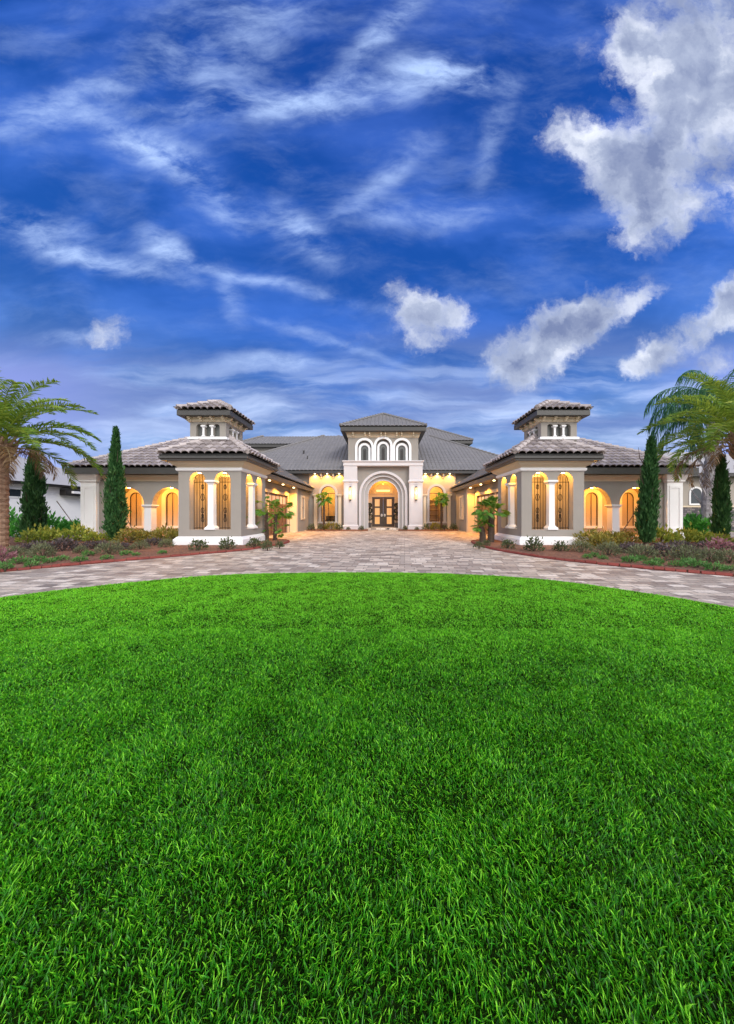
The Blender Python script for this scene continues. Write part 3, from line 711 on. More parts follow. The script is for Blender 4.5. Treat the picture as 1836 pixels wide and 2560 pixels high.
    m = MB(); m.slab([[(8.4, ya + .2), (15.4, ya + .2), (15.4, 18.2), (8.4, 18.2)]], 'T', 0.06, 0, .06); m.build('porch_floor', 'paver', arc_w)
    for u in (10.3, 12.46, 14.62):
        arch_window(arc_w, u, .62, 2.24, .37, 18.19, trim=.24, trimmat='white')
    m = MB(); col_sq(m, 12.32, ya + .16, .20, .06, 1.815, .12, .12, 1.35, 1.3); m.build('column', 'white', arc_w)
    m = MB(); m.stack(14.95, 15.66, 15.98, 16.7, [(.12, .02), (.12, .30), (.05, .36), (.05, 2.95), (.12, 3.02), (.12, 3.08), (.30, 3.32), (.30, 3.38)]); pil = m.build('pilaster', 'bright', arc_w)
    m = MB(); m.slab([rect(15.0, 15.61, .5, 2.8), rect(15.10, 15.51, .62, 2.68)], 'F', 15.93, -.025, .01); m.build('panel_frame', 'bright', pil)
    m = MB(); m.slab([[(ya - .03, 3.04), (ya + .3, 3.04), (ya + .3, 3.36), (ya - .22, 3.36), (ya - .2, 3.26), (ya - .05, 3.12)]], 'S', 8.4, 0, 6.2); m.build('frieze', 'cream', arc_w)
    hw_ = 16.27
    m = MB()
    m.stack(5.95, hw_ - .06, 15.60, 27, [(0, 3.37), (0, 3.43), (.03, 3.45), (.03, 3.66), (0, 3.69)]) if False else None
    m.box(8.0, hw_ - .06, 15.60, 15.68, 3.37, 3.69); m.box(8.0, hw_ - .06, 15.68, 16.25, 3.372, 3.40)
    m.box(hw_ - .14, hw_ - .06, 15.682, 27, 3.37, 3.69); m.box(15.68, hw_ - .14, 16.252, 27, 3.373, 3.40)
    m.build('fascia', 'fascia', arc_w)
    mb = MB(); z = 3.70; sl = .60
    tile_face(mb, (5.85, 15.54, z), (1, 0, 0), (0, 1, 0), sl, hw_ - 5.85, 5.21, seed=41)
    tile_face(mb, (hw_, 15.54, z), (0, 1, 0), (-1, 0, 0), sl, 13.5, 5.21, 1, 0, seed=42)
    hip_cap(mb, (hw_ - .05, 15.59, z + .07), (hw_ - 5.21, 20.75, z + sl * 5.21 + .07))
    wr = mb.build('roof', 'tile', arc_w, fix=False)
    m = MB(); m.add([(6.0, 15.6, z - .03), (hw_ - .06, 15.6, z - .03), (hw_ - .06, 29, z - .03), (hw_ - 5.2, 20.8, z + sl * 5.2 - .05), (hw_ - 5.2, 29, z + sl * 5.2 - .05), (6.05, 20.8, z - .03 + sl * 4.6)],
                    [(0, 1, 3), (1, 2, 4, 3)]); m.build('underlay', 'under', wr)
    for u in (10.27 + .9175, 14.37 - .9175): downlight(u, ya + .17, 1.81 + .915, arc_w, 34, drop=.12)
    for u in (11.4, 13.6): lamp(u, 17.0, 2.75, 80, arc_w, None, (1, .38, .05), .08)
    # ---------------- garage front on the courtyard
    xg = 6.75
    m = MB()
    m.slab([rect(15.15, 22.3, 0, 3.25), rect(16.15, 21.75, .02, 2.62)], 'S', xg, 0, .25)
    m.slab([rect(5.95, xg + .25, 0, 3.2)], 'F', 15.152, 0, .12)
    m.slab([rect(22.62, 26.4, 0, 3.25), rect(23.55, 24.35, 1.02, 2.62)], 'S', 6.25, 0, .25)
    gar = m.build('garage', 'wall_dark', house)
    m = MB(); m.box(6.24, xg + .25, 22.3, 22.62, 0, 3.24); m.build('pier', 'cream', gar)
    m = MB(); m.slab([[(16.15, .02), (16.15, 2.62), (21.75, 2.62), (21.75, .02), (21.93, .02), (21.93, 2.80), (15.97, 2.80), (15.97, .02)]], 'S', xg, -.06, .02); m.build('door_casing', 'cream', gar)
    gd = MB(); gd.box(xg + .10, xg + .16, 16.15, 21.75, .02, 2.62)
    for k in range(9): u = 16.2 + k * 5.5 / 8; gd.box(xg + .07, xg + .098, u - .05, u + .05, .04, 2.6)
    for z in (.06, .66, 1.30, 1.94, 2.55): gd.box(xg + .075, xg + .099, 16.16, 21.74, z - .045, z + .045)
    door = gd.build('garage_door', 'garwood', gar)
    for k in range(8):
        u = 16.2 + k * 5.5 / 8; p = MB(); p.box(xg + .086, xg + .097, u + .06, u + 5.5 / 8 - .06, 2.0, 2.49); p.build('pane', 'pane_gar', door)
    m = MB(); m.slab([rect(23.43, 24.47, .90, 2.76), rect(23.55, 24.35, 1.02, 2.62)], 'S', 6.25, -.07, .02); wf = m.build('window', 'cream', gar)
    m = MB(); m.box(6.31, 6.325, 23.55, 24.35, 1.02, 2.62); m.build('pane', 'pane_gar', wf)
    m = MB(); m.box(6.27, 6.308, 23.93, 23.97, 1.02, 2.62); m.box(6.27, 6.307, 23.55, 24.35, 1.8, 1.84); m.build('mullion', 'dark', wf)
    m = MB(); m.box(5.90, 5.98, 15.72, 25.9, 3.20, 3.46); m.box(5.98, 6.9, 15.72, 25.9, 3.205, 3.24); m.build('fascia', 'fascia', gar)
    mb = MB(); tile_face(mb, (5.83, 15.0, 3.46), (0, 1, 0), (1, 0, 0), .60, 14.6, 5.3, 1, 0, seed=51)
    gr = mb.build('roof', 'tile_far', gar, fix=False)
    m = MB(); m.add([(5.9, 15.2, 3.44), (5.9, 27, 3.44), (11, 27, 6.45), (11, 20.2, 6.45)], [(0, 1, 2, 3)]); m.build('underlay', 'under', gr)
    for u in (17.0, 19.3, 21.6): downlight(6.25, u, 3.205, gar, 280, 145, .07)
    # ---------------- main front beside the portal
    m = MB()
    m.slab([rect(3.2, 6.24, 0, 4.8), arch(4.61 - .62, 4.61 + .62, .68, 3.1)], 'F', 26.05, 0, .3)
    m.slab([rect(6.24, 14.4, 0, 4.8)], 'F', 26.4, 0, .3)
    m.slab([rect(26.7, 33, 0, 4.8)], 'S', 14.4, -.3, 0)
    bay = m.build('front_wall', 'wall_dark', house)
    m = MB(); m.slab([arch_band(4.61, .68, 3.1, .60, .80)], 'F', 26.05, -.09, .05); m.slab([rect(3.72, 5.50, .54, .68)], 'F', 26.05, -.13, .06)
    wn = m.build('window', 'ltgrey', bay)
    m = MB(); m.slab([arch(4.61 - .62, 4.61 + .62, .68, 3.1)], 'F', 26.2, 0, .015); m.build('pane', 'glass', wn)
    m = MB(); m.slab([arch_band(4.61, .68, 3.1, .56, .605)], 'F', 26.05, .06, .14)
    m.slab([rect(4.01, 5.21, 3.07, 3.12)], 'F', 26.05, .06, .12); m.slab([rect(4.59, 4.63, .68, 3.07)], 'F', 26.05, .065, .115); m.build('mullion', 'dark', wn)
    for u in (3.72 - .12, 5.66):
        m = MB(); col_sq(m, u, 25.97, .13, .06, 3.0, .16, .14, 1.6, 1.5); m.build('column', 'cream', bay)
    m = MB(); m.slab([rect(3.4, 5.9, .06, 4.7)], 'F', 29.2, 0, .1); m.slab([[(3.4, 26.36), (5.9, 26.36), (5.9, 29.2), (3.4, 29.2)]], 'T', 4.4, 0, .05)
    m.slab([rect(26.36, 29.2, .06, 4.4)], 'S', 3.4, 0, .05); m.slab([rect(26.36, 29.2, .06, 4.4)], 'S', 5.9, -.05, 0); m.build('room', 'interior', bay)
    m = MB(); m.box(3.9, 5.3, 28.2, 28.9, .1, .55); m.box(3.9, 5.3, 28.75, 28.95, .55, 1.15); m.box(3.9, 4.1, 28.2, 28.75, .55, .8); m.box(5.1, 5.3, 28.2, 28.75, .55, .8)
    m.build('sofa', 'dark', bay) if s < 0 else None
    if s > 0:
        m = MB()
        for q in range(6): m.box(4.0, 5.3, 28.9, 29.17, .2 + q * .48, .25 + q * .48)
        m.box(3.95, 4.0, 28.88, 29.18, .1, 3); m.box(5.3, 5.35, 28.88, 29.18, .1, 3); m.build('bookshelf', 'garwood', bay)
    lamp(4.6, 27.6, 3.9, 190, bay, None, (1, .48, .09), .15)
    m = MB(); m.box(3.32, 14.9, 25.74, 25.80, 4.76, 5.0); m.box(3.32, 14.9, 25.80, 26.45, 4.765, 4.80); m.build('fascia', 'fascia', bay)
    for u in (3.66, 4.68, 5.72): downlight(u, 25.90, 4.765, bay, 250, 145, .07)
    for u in (4.17, 5.2):
        m = MB(); m.box(u - .05, u + .05, 25.82, 26.05, 4.55, 4.763); m.box(u - .05, u + .05, 25.95, 26.05, 4.38, 4.549); m.build('bracket', 'cream', bay)
build_wing(1); build_wing(-1)
SIDE = 1; AX = 0.0

def build_center():
    # ---------------- main roof
    mb = MB(); z = 5.0; sl = .60; x0, x1, y0 = -15.0, 13.55, 25.68
    kw = dict(P=.34, A=.055, course=.42, sub=6, st=.02)
    tile_face(mb, (x0, y0, z), (1, 0, 0), (0, 1, 0), sl, -3.02 - x0, 8.4, 1, 0, seed=61, **kw)
    tile_face(mb, (3.02, y0, z), (1, 0, 0), (0, 1, 0), sl, x1 - 3.02, 8.4, 0, 1, seed=65, **kw)
    tile_face(mb, (-3.02, 32.3, z + sl * (32.3 - y0)), (1, 0, 0), (0, 1, 0), sl, 6.04, y0 + 8.4 - 32.3, 0, 0, seed=66, **kw)
    tile_face(mb, (x1, y0, z), (0, 1, 0), (-1, 0, 0), sl, 16.8, 8.4, seed=62, **kw)
    tile_face(mb, (x0, y0, z), (0, 1, 0), (1, 0, 0), sl, 16.8, 8.4, seed=63, **kw)
    tile_face(mb, (x0, y0 + 16.8, z), (1, 0, 0), (0, -1, 0), sl, x1 - x0, 8.4, seed=64, **kw)
    for (a, sx) in ((x0, 1), (x1, -1)): hip_cap(mb, (a, y0, z + .05), (a + sx * 8.4, y0 + 8.4, z + sl * 8.4 + .05), .09, .42)
    roof = mb.build('main_roof', 'tile_far', house, fix=False)
    m = MB(); m.add([(x0 + .05, y0 + .05, z - .02), (-3.02, y0 + .05, z - .02), (-3.02, y0 + 8.4, z + sl * 8.4 - .05), (x0 + 8.4, y0 + 8.4, z + sl * 8.4 - .05)], [(0, 1, 2, 3)]); m.add([(3.02, y0 + .05, z - .02), (x1 - .05, y0 + .05, z - .02), (x1 - 8.4, y0 + 8.4, z + sl * 8.4 - .05), (3.02, y0 + 8.4, z + sl * 8.4 - .05)], [(0, 1, 2, 3)]); m.build('underlay', 'under', roof)
    for (vx, vy, r) in ((-7.55, 29.0, .07), (-6.9, 27.8, .04)):
        zz = z + sl * (vy - y0); m = MB(); m.lathe(vx, vy, [(r, zz - .1), (r, zz + .3), (r * 1.6, zz + .31), (r * 1.6, zz + .36)], 8); m.build('roof_vent', 'dark', roof)
    for (a, b, c, d, e, rn, sd) in ((-16.4, -3.0, 33.6, 42, 9.05, 2.3, 71), (1.5, 9.75, 33, 43, 9.3, 4.1, 74)):
        m = MB(); m.box(a + .5, b - .5, c + .5, d - .5, 5.5, e - .15); bl_ = m.build('upper_wall', 'wall_dark', house)
        m = MB(); m.stack(a + .5, b - .5, c + .5, d - .5, [(.3, e - .32), (.44, e - .32), (.44, e - .03), (.40, e)]); m.build('fascia', 'fascia', bl_)
        hip_roof('roof', bl_, a, b, c, d, e, .60, 'tile_far', runmax=rn, seed=sd, **kw)
    # ---------------- entry portal
    yp = 25.98
    m = MB()
    m.slab([rect(-2.2, 2.2, 0, 5.42), arch(-1.88, 1.88, -.01 + .02, 2.92)], 'F', yp, 0, .16)
    m.slab([rect(-3.0, 3.0, 5.42, 7.95)] + [arch(c - .62, c + .62, 5.84, zs) for c, zs in ((-1.6, 7.03), (0, 7.16), (1.6, 7.03))], 'F', 26.12, 0, .35)
    m.slab([rect(26.47, 32.4, 4.5, 7.95)], 'S', -3.0, 0, .25); m.slab([rect(26.47, 32.4, 4.5, 7.95)], 'S', 3.0, -.25, 0); m.slab([rect(-2.75, 2.75, 4.5, 7.95)], 'F', 32.4, -.25, 0)
    tow = m.build('entry_tower', 'wall', house)
    for (r0, r1, t0, t1, mt) in ((1.86, 2.06, -.12, .03, 'portal'), (1.60, 1.87, .09, .30, 'ltgrey'), (1.29, 1.61, .28, .62, 'ltgrey')):
        m = MB(); m.slab([arch_band(0, .02, 2.92, r0, r1, 36)], 'F', yp, t0, t1); m.build('arch_trim', mt, tow)
    m = MB(); m.slab([arch_band(0, .02, 2.92, 1.28, 1.34, 36)], 'F', yp, .235, .285); m.slab([arch_band(0, .02, 2.92, 1.59, 1.65, 36)], 'F', yp, .045, .095); m.build('arch_molding', 'portal', tow)
    # tunnel lining behind the arch
    m = MB(); m.slab([arch_band(0, .02, 2.92, 1.48, 1.62, 36)], 'F', yp, .621, 2.05); m.build('porch_vault', 'interior', tow)
    for sx in (-1, 1):
        m = MB(); xs = sorted((sx * 2.18, sx * 3.30))
        m.stack(xs[0], xs[1], 25.55, 26.5, [(.10, .02), (.10, .34), (.05, .40), (0, .42), (0, 3.92), (.03, 3.96), (.09, 4.05), (.09, 4.12), (.02, 4.18), (0, 4.20), (0, 5.35)])
        pl = m.build('pillar', 'portal', tow)
        m = MB(); m.slab([rect(xs[0] + .10, xs[1] - .10, .6, 3.86), rect(xs[0] + .17, xs[1] - .17, .67, 3.79)], 'F', 25.55, -.02, .01); m.build('panel_frame', 'portal', pl)
        cx = (xs[0] + xs[1]) / 2
        m = MB(); m.tube([(cx, 25.42, 2.56), (cx, 25.42, 3.52)], .085, 10); sc = m.build('wall_sconce', 'sconce', pl)
        m = MB(); m.tube([(cx, 25.43, 2.44), (cx, 25.43, 2.56)], .07, 10); m.tube([(cx, 25.43, 3.52), (cx, 25.43, 3.64)], .07, 10); m.box(cx - .05, cx + .05, 25.43, 25.548, 2.48, 2.54); m.box(cx - .05, cx + .05, 25.43, 25.548, 3.54, 3.60); m.build('bracket', 'dark', sc)
        lamp(cx, 25.22, 3.1, 12, sc, None, (1, .72, .42), .06)
    m = MB(); m.stack(-3.30, 3.30, 25.55, 26.6, [(.0, 5.35), (.05, 5.38), (.05, 5.50), (.03, 5.52), (.03, 5.62), (.10, 5.70), (.12, 5.74), (.12, 5.80), (.02, 5.82)]); m.build('cornice', 'portal', tow)
    for c, zs in ((-1.6, 7.03), (0, 7.16), (1.6, 7.03)):
        m = MB(); m.slab([arch_band(c, 5.82, zs, .60, .80)], 'F', 26.12, -.10, .05); w = m.build('window', 'white', tow)
        m = MB(); m.slab([arch(c - .64, c + .64, 5.82, zs)], 'F', 26.12, .28, .32); m.build('niche', 'wall', w)
        m = MB(); m.slab([arch_band(c, 5.84, zs - .12, .33, .52)], 'F', 26.12, .10, .279); m.build('inner_trim', 'white', w)
        m = MB(); m.slab([arch(c - .33, c + .33, 5.84, zs - .12)], 'F', 26.12, .24, .27); m.build('pane', 'greyglass', w)
        m = MB(); m.slab([arch_band(c, 5.98, zs - .2, .065, .13)], 'F', 26.12, .215, .238); m.slab([rect(c - .05, c + .05, 6.0, zs - .2)], 'F', 26.12, .22, .238); m.build('mullion', 'dark', w)
    m = MB(); m.stack(-3.0, 3.0, 26.12, 32.4, [(.012, 7.85), (.06, 7.9), (.10, 8.0), (.10, 8.22), (.2, 8.26)], True); m.build('frieze', 'cream', tow)
    m = MB(); m.stack(-3.0, 3.0, 26.12, 32.4, [(.1, 8.262), (.54, 8.25), (.58, 8.30), (.58, 8.62), (.55, 8.70)]); m.build('fascia', 'fascia', tow)
    hip_roof('roof', tow, -3.66, 3.66, 25.46, 33.06, 8.68, .58, 'tile_far', seed=81, **kw)
    for u in (-2.55, -1.55, -1.15, -.17, .17, 1.15, 1.55, 2.55):
        m = MB(); m.box(u - .06, u + .06, 25.72, 26.02, 8.08, 8.25); m.box(u - .06, u + .06, 25.86, 26.02, 7.94, 8.079); m.build('bracket', 'cream', tow)
    # ---------------- porch, door, transom
    yd = 28.0
    m = MB(); m.box(-1.47, 1.47, yp + .05, yd + .2, .008, .14); m.build('porch_step', 'paver', tow)
    m = MB(); m.slab([rect(-1.62, 1.62, .14, 4.55), rect(-1.03, 1.03, .16, 2.90), arch(-.93, .93, 3.27, 3.33)], 'F', yd, 0, .2); m.build('entry_wall', 'interior', tow)
    dr = MB()
    for sx in (-1, 1): dr.slab([rect(*sorted((sx * .005, sx * .98)), .18, 2.84)] + [rect(*sorted((sx * .33, sx * .77)), z0, z0 + .66) for z0 in (.42, 1.23, 2.04)], 'F', yd, .06, .12)
    dr.slab([[(-1.03, .16), (-1.03, 2.9), (1.03, 2.9), (1.03, .16), (.985, .16), (.985, 2.85), (-.985, 2.85), (-.985, .16)]], 'F', yd, .02, .14)
    door = dr.build('entry_door', 'doorwood', tow)
    for sx in (-1, 1):
        for z0 in (.42, 1.23, 2.04): m = MB(); m.slab([rect(*sorted((sx * .331, sx * .769)), z0 + .001, z0 + .659)], 'F', yd, .085, .10); m.build('pane', 'pane_door', door)
        m = MB(); m.lathe(0, 0, [(.0, 0), (.10, .01), (.10, .03), (.0, .04)], 12); m.v = [(sx * .14 + v[0], yd + .055 - v[2], 1.22 + v[1] * 1.4) for v in m.v]; m.build('handle', 'ltgrey', door)
    m = MB(); m.slab([arch_band(0, 3.27, 3.33, .82, .95)], 'F', yd, -.05, .06); m.slab([rect(-.95, .95, 3.18, 3.27)], 'F', yd, -.05, .06); tw = m.build('transom', 'interior', tow)
    m = MB(); m.slab([arch(-.83, .83, 3.27, 3.33)], 'F', yd, .10, .12); m.build('pane', 'pane_transom', tw)
    m = MB(); m.box(-.62, .62, yd + .07, yd + .098, 3.40, 3.56); m.build('lit_band', 'strip', tw)  # glowing strip for the bright band inside the transom
    o = downlight(0, 27.0, 4.40, tow, 90, None, .14)
build_center()

# ================================================================== NEIGHBOURS
def neighbours():
    h = empty('neighbour_house', (-27, 20, 0)); tag(h, 'white stucco neighbour house with plain grey roof behind the cypress and date palm', 'house')
    m = MB(); m.box(-36, -24.6, 9, 30.7, 0, 3.35); m.build('wall', 'nwhite', h)
    m = MB(); m.box(-36.6, -24.0, 8.4, 31.3, 3.36, 3.50); m.build('fascia', 'dark', h)
    m = MB(); x0, x1, y0, y1, z, rn, sl = -36.7, -23.95, 8.3, 31.35, 3.504, 6.37, .42
    m.add([(x0, y0, z), (x1, y0, z), (x1, y1, z), (x0, y1, z), (x0 + rn, y0 + rn, z + rn * sl), (x0 + rn, y1 - rn, z + rn * sl)], [(0, 1, 4), (1, 2, 5, 4), (2, 3, 5), (3, 0, 4, 5)], .5)
    m.build('roof', 'nroof', h)
    m = MB(); m.slab([rect(19.3, 20.8, 2.42, 3.06), rect(19.38, 20.72, 2.5, 2.98)], 'S', -24.6, -.02, .06); w = m.build('window', 'nwhite', h)
    m = MB(); m.box(-24.62, -24.59, 19.38, 20.72, 2.5, 2.98); m.build('pane', 'darkglass', w)
    m = MB(); m.box(-24.58, -24.1, 23.2, 28.5, 2.75, 3.2); aw = m.build('awning', 'dark', h)
    m = MB(); m.box(-24.08, -23.9, 23.6, 28.5, 2.92, 3.10); m.build('beam', 'white', aw)
    h = empty('neighbour_house', (27, 25, 0)); tag(h, 'beige neighbour house with dark stone base and arched window beyond the pale palm trunk', 'house')
    m = MB(); m.box(20.5, 38, 24.2, 36, 0, 4.3); m.build('wall', 'nbeige', h)
    m = MB(); m.box(20.4, 38.1, 24.08, 24.19, 0, 1.86); m.build('stone_base', 'stone', h)
    m = MB(); m.box(20.38, 38.1, 24.03, 24.19, 1.865, 1.98); m.build('ledge', 'cream', h)
    m = MB(); m.slab([arch_band(24.75, 2.16, 2.95, .42, .55)], 'F', 24.2, -.05, .02); m.slab([rect(24.2, 25.3, 2.04, 2.16)], 'F', 24.2, -.06, .02); w = m.build('window', 'white', h)
    m = MB(); m.slab([arch(24.33, 25.17, 2.16, 2.95)], 'F', 24.2, -.03, -.015); m.build('pane', 'darkglass', w)
    m = MB(); m.box(22.35, 22.45, 24.12, 24.19, 1.99, 4.25); m.build('downpipe', 'cream', h)
    m = MB(); m.box(19.9, 38.6, 23.6, 36.6, 4.26, 4.5); m.build('fascia', 'fascia', h)
    m = MB(); x0, x1, y0, y1, z, rn, sl = 19.85, 38.65, 23.55, 36.65, 4.504, 6.5, .45
    m.add([(x0, y0, z), (x1, y0, z), (x1, y1, z), (x0, y1, z), (x0 + rn, y0 + rn, z + rn * sl), (x1 - rn, y0 + rn, z + rn * sl)], [(0, 1, 5, 4), (1, 2, 5), (2, 3, 4, 5), (3, 0, 4)], .3)
    m.build('roof', 'nroof', h)
neighbours()

# ================================================================== PLANTS
def leaf_cloud(mb, pos, dirs, ln, wd, rng, tint):
    """rhombic leaves at pos pointing along dirs"""
    n = len(pos); d = dirs / (np.linalg.norm(dirs, axis=1, keepdims=True) + 1e-9)
    r = rng.standard_normal((n, 3)); s = np.cross(d, r); s /= (np.linalg.norm(s, axis=1, keepdims=True) + 1e-9)
    nn = np.cross(d, s)
    ln = np.asarray(ln)[:, None] if np.ndim(ln) else np.full((n, 1), ln); wd = np.asarray(wd)[:, None] if np.ndim(wd) else np.full((n, 1), wd)
    a = pos; b = pos + d * ln * .45 + s * wd * .5 + nn * ln * .06; c = pos + d * ln; e = pos + d * ln * .45 - s * wd * .5 + nn * ln * .06
    V = np.stack([a, b, c, e], 1).reshape(-1, 3); o = len(mb.v)
    mb.v.extend(V.tolist()); mb.f.extend([(o + 4 * i, o + 4 * i + 1, o + 4 * i + 2, o + 4 * i + 3) for i in range(n)]); mb.t.extend(np.clip(tint, 0, 1).tolist())
def shrub_mesh(mb, rx, rz, n, ln, wd, seed, up=.5, flat=0.0, lumps=6):
    rng = np.random.default_rng(seed)
    d = rng.standard_normal((n, 3)); d[:, 2] = np.abs(d[:, 2]); d /= np.linalg.norm(d, axis=1, keepdims=True)
    L = rng.standard_normal((lumps, 3)); L[:, 2] = np.abs(L[:, 2]); L /= np.linalg.norm(L, axis=1, keepdims=True)
    lump = np.max(d @ L.T, axis=1); rad = (.40 + .60 * rng.random(n) ** .5) * (.58 + .48 * lump)
    p = d * rad[:, None] * np.array([rx, rx, rz]); p[:, 2] += .02
    dr = d + rng.standard_normal((n, 3)) * .6; dr[:, 2] += up
    k = rng.random(n) < .12; p[k] *= (1.12 + .22 * rng.random(k.sum()))[:, None]
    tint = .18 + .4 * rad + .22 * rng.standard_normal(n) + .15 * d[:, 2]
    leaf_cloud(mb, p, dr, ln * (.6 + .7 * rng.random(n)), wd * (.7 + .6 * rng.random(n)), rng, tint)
KINDS = {  # rx, rz, count, leaf length, leaf width, up, material
    'yellow': (.42, .46, 260, .17, .070, .8, 'f_yel'), 'olive': (.46, .50, 380, .13, .05, .6, 'f_olive'),
    'purple': (.34, .29, 420, .085, .038, .4, 'f_pur'), 'grey': (.30, .31, 620, .07, .020, .5, 'f_grey'),
    'low': (.15, .11, 170, .075, .020, .7, 'f_low'), 'big': (.6, 1.0, 300, .30, .13, .6, 'f_big'),
    'bush': (.22, .28, 300, .075, .032, .5, 'f_bush'), 'pink': (.30, .42, 200, .12, .045, .8, 'f_pink')}
WORDS = {'yellow': ('yellow_shrub', 'bushy yellow-green leafed shrub'), 'olive': ('olive_shrub', 'olive-yellow spreading shrub'), 'purple': ('purple_shrub', 'dusky purple leafed shrub'),
         'grey': ('mounded_shrub', 'grey-green rounded shrub'), 'low': ('ground_cover_plant', 'low green ground plant'), 'big': ('broadleaf_shrub', 'bright green broadleaf shrub'),
         'bush': ('small_bush', 'small dark green bush'), 'pink': ('pink_shrub', 'pinkish leafed upright shrub')}
ORD = ['first', 'second', 'third', 'fourth', 'fifth', 'sixth', 'seventh', 'eighth', 'ninth', 'tenth', 'eleventh', 'twelfth', 'thirteenth', 'fourteenth']
PROTO = {}
def shrub(kind, x, y, z, sc, rng):
    v = rng.randrange(3); key = (kind, v)
    if key not in PROTO:
        rx, rz, n, ln, wd, up, mt = KINDS[kind]
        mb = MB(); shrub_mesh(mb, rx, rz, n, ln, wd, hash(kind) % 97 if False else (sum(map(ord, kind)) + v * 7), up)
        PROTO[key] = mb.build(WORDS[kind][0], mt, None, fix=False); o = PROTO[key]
        sb = MB()
        for k in range(5): a = k * 1.26 + v; sb.tube([(0, 0, -.04), (math.cos(a) * rx * .25, math.sin(a) * rx * .25, rz * .45), (math.cos(a) * rx * .55, math.sin(a) * rx * .55, rz * .75)], [.014, .010, .005], 4)
        sb.build('stem', 'bark_dark', o)
    else: o = dup(PROTO[key])
    o.location = (x, y, z); o.rotation_euler = (0, 0, rng.random() * 6.28)
    o.scale = (sc * rng.uniform(.9, 1.1), sc * rng.uniform(.9, 1.1), sc * rng.uniform(.9, 1.1)); return o
LEFT = {
    'grey': [(37, 1390, 1.1), (111, 1390, 1.0), (196, 1381, .9), (269, 1384, 1.05), (345, 1376, 1.0), (418, 1370, 1.0)],
    'purple': [(62, 1378, .9), (100, 1372, 1.0), (153, 1378, 1.15), (230, 1374, 1.05), (252, 1369, .9), (308, 1374, 1.0), (382, 1366, 1.1)],
    'yellow': [(82, 1354, 1.0), (112, 1353, 1.0), (140, 1355, 1.1), (170, 1354, 1.1), (198, 1353, 1.1), (236, 1352, 1.0), (262, 1352, .9)],
    'olive': [(322, 1358, 1.0), (352, 1356, 1.1), (382, 1355, 1.05), (412, 1356, 1.1), (436, 1358, 1.0)],
    'big': [(26, 1342, 1.0), (48, 1340, .9), (130, 1338, .85), (152, 1337, .9), (176, 1337, .85), (196, 1336, .8)],
    'low': [(12, 1424, 1.0), (46, 1410, 1.0), (74, 1416, 1.0), (96, 1403, .9), (120, 1408, .8), (155, 1404, 1.2), (198, 1403, 1.2), (225, 1392, .9), (267, 1398, .9), (314, 1389, .8), (340, 1390, .7), (404, 1387, .8)],
    'bush': [(492, 1374, 1.15), (566, 1375, 1.1), (640, 1367, 1.15), (672, 1372, .8), (700, 1367, .8)],
    'pink': [(4, 1412, .7)]}
RIGHT = {
    'grey': [(1458, 1382, 1.0), (1526, 1391, 1.1), (1608, 1397, 1.1), (1705, 1404, 1.1), (1771, 1406, 1.0), (1828, 1408, 1.1)],
    'purple': [(1560, 1384, 1.0), (1586, 1378, 1.0), (1657, 1393, 1.2), (1700, 1376, 1.0), (1735, 1392, 1.0), (1758, 1376, 1.0), (1824, 1380, 1.0)],
    'yellow': [(1657, 1356, 1.0), (1684, 1356, 1.0), (1711, 1358, 1.0), (1738, 1358, 1.0), (1764, 1359, 1.0), (1800, 1360, 1.0)],
    'olive': [(1474, 1366, 1.1), (1498, 1372, 1.2), (1522, 1364, 1.1), (1548, 1359, 1.0), (1572, 1358, 1.0)],
    'big': [(1716, 1336, .8), (1740, 1338, .85), (1764, 1338, .9), (1780, 1337, .8)],
    'low': [(1472, 1396, 1.0), (1488, 1394, .8), (1510, 1398, .8), (1576, 1406, 1.0), (1602, 1404, .9), (1627, 1414, 1.0), (1652, 1409, 1.0), (1686, 1415, .9), (1716, 1414, 1.0), (1744, 1421, 1.2), (1789, 1427, 1.3), (1826, 1430, 1.0)],
    'bush': [(1200, 1372, .9), (1222, 1367, .8), (1270, 1371, 1.15), (1340, 1378, 1.15), (1402, 1379, 1.15)],
    'pink': [(1795, 1382, .9)]}
def plants():
    rng = random.Random(4)
    for tab, bed in ((LEFT, 'the bed beside the white house'), (RIGHT, 'the bed beside the beige house')):
        for kind, lst in tab.items():
            lst = sorted(lst, key=lambda q: abs(q[0] - 958.6))
            for i, (px, py, sc) in enumerate(lst):
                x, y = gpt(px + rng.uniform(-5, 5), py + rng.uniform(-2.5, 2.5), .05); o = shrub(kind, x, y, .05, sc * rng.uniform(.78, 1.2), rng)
                nm = WORDS[kind][1]
                if len(lst) == 1: lab = 'only %s in %s' % (nm, bed)
                else: lab = '%s %s from the courtyard, in %s' % (ORD[i], nm, bed)
                tag(o, lab, 'shrub' if kind != 'low' else 'plant', '%ss along the beds' % nm)
    for side, word in ((-1, 'sofa window'), (1, 'bookshelf window')):
        for i, (u, sc, kd) in enumerate(((2.75, .8, 'bush'), (3.5, 1.3, 'bush'), (4.15, 1.2, 'olive'), (5.0, 1.35, 'bush'), (5.7, 1.6, 'bush'))):
            o = shrub(kd, side * u - .05, 24.55 + .2 * (i % 2), .05, sc, rng)
            tag(o, '%s shrub from the entry, in the bed under the %s' % (ORD[i], word), 'shrub', 'shrubs below the front windows')
        o = shrub('bush', side * 1.75, 24.4, .05, .95, rng); tag(o, 'small round shrub at the foot of the entry arch on the %s side' % word, 'shrub', 'shrubs below the front windows')
plants()

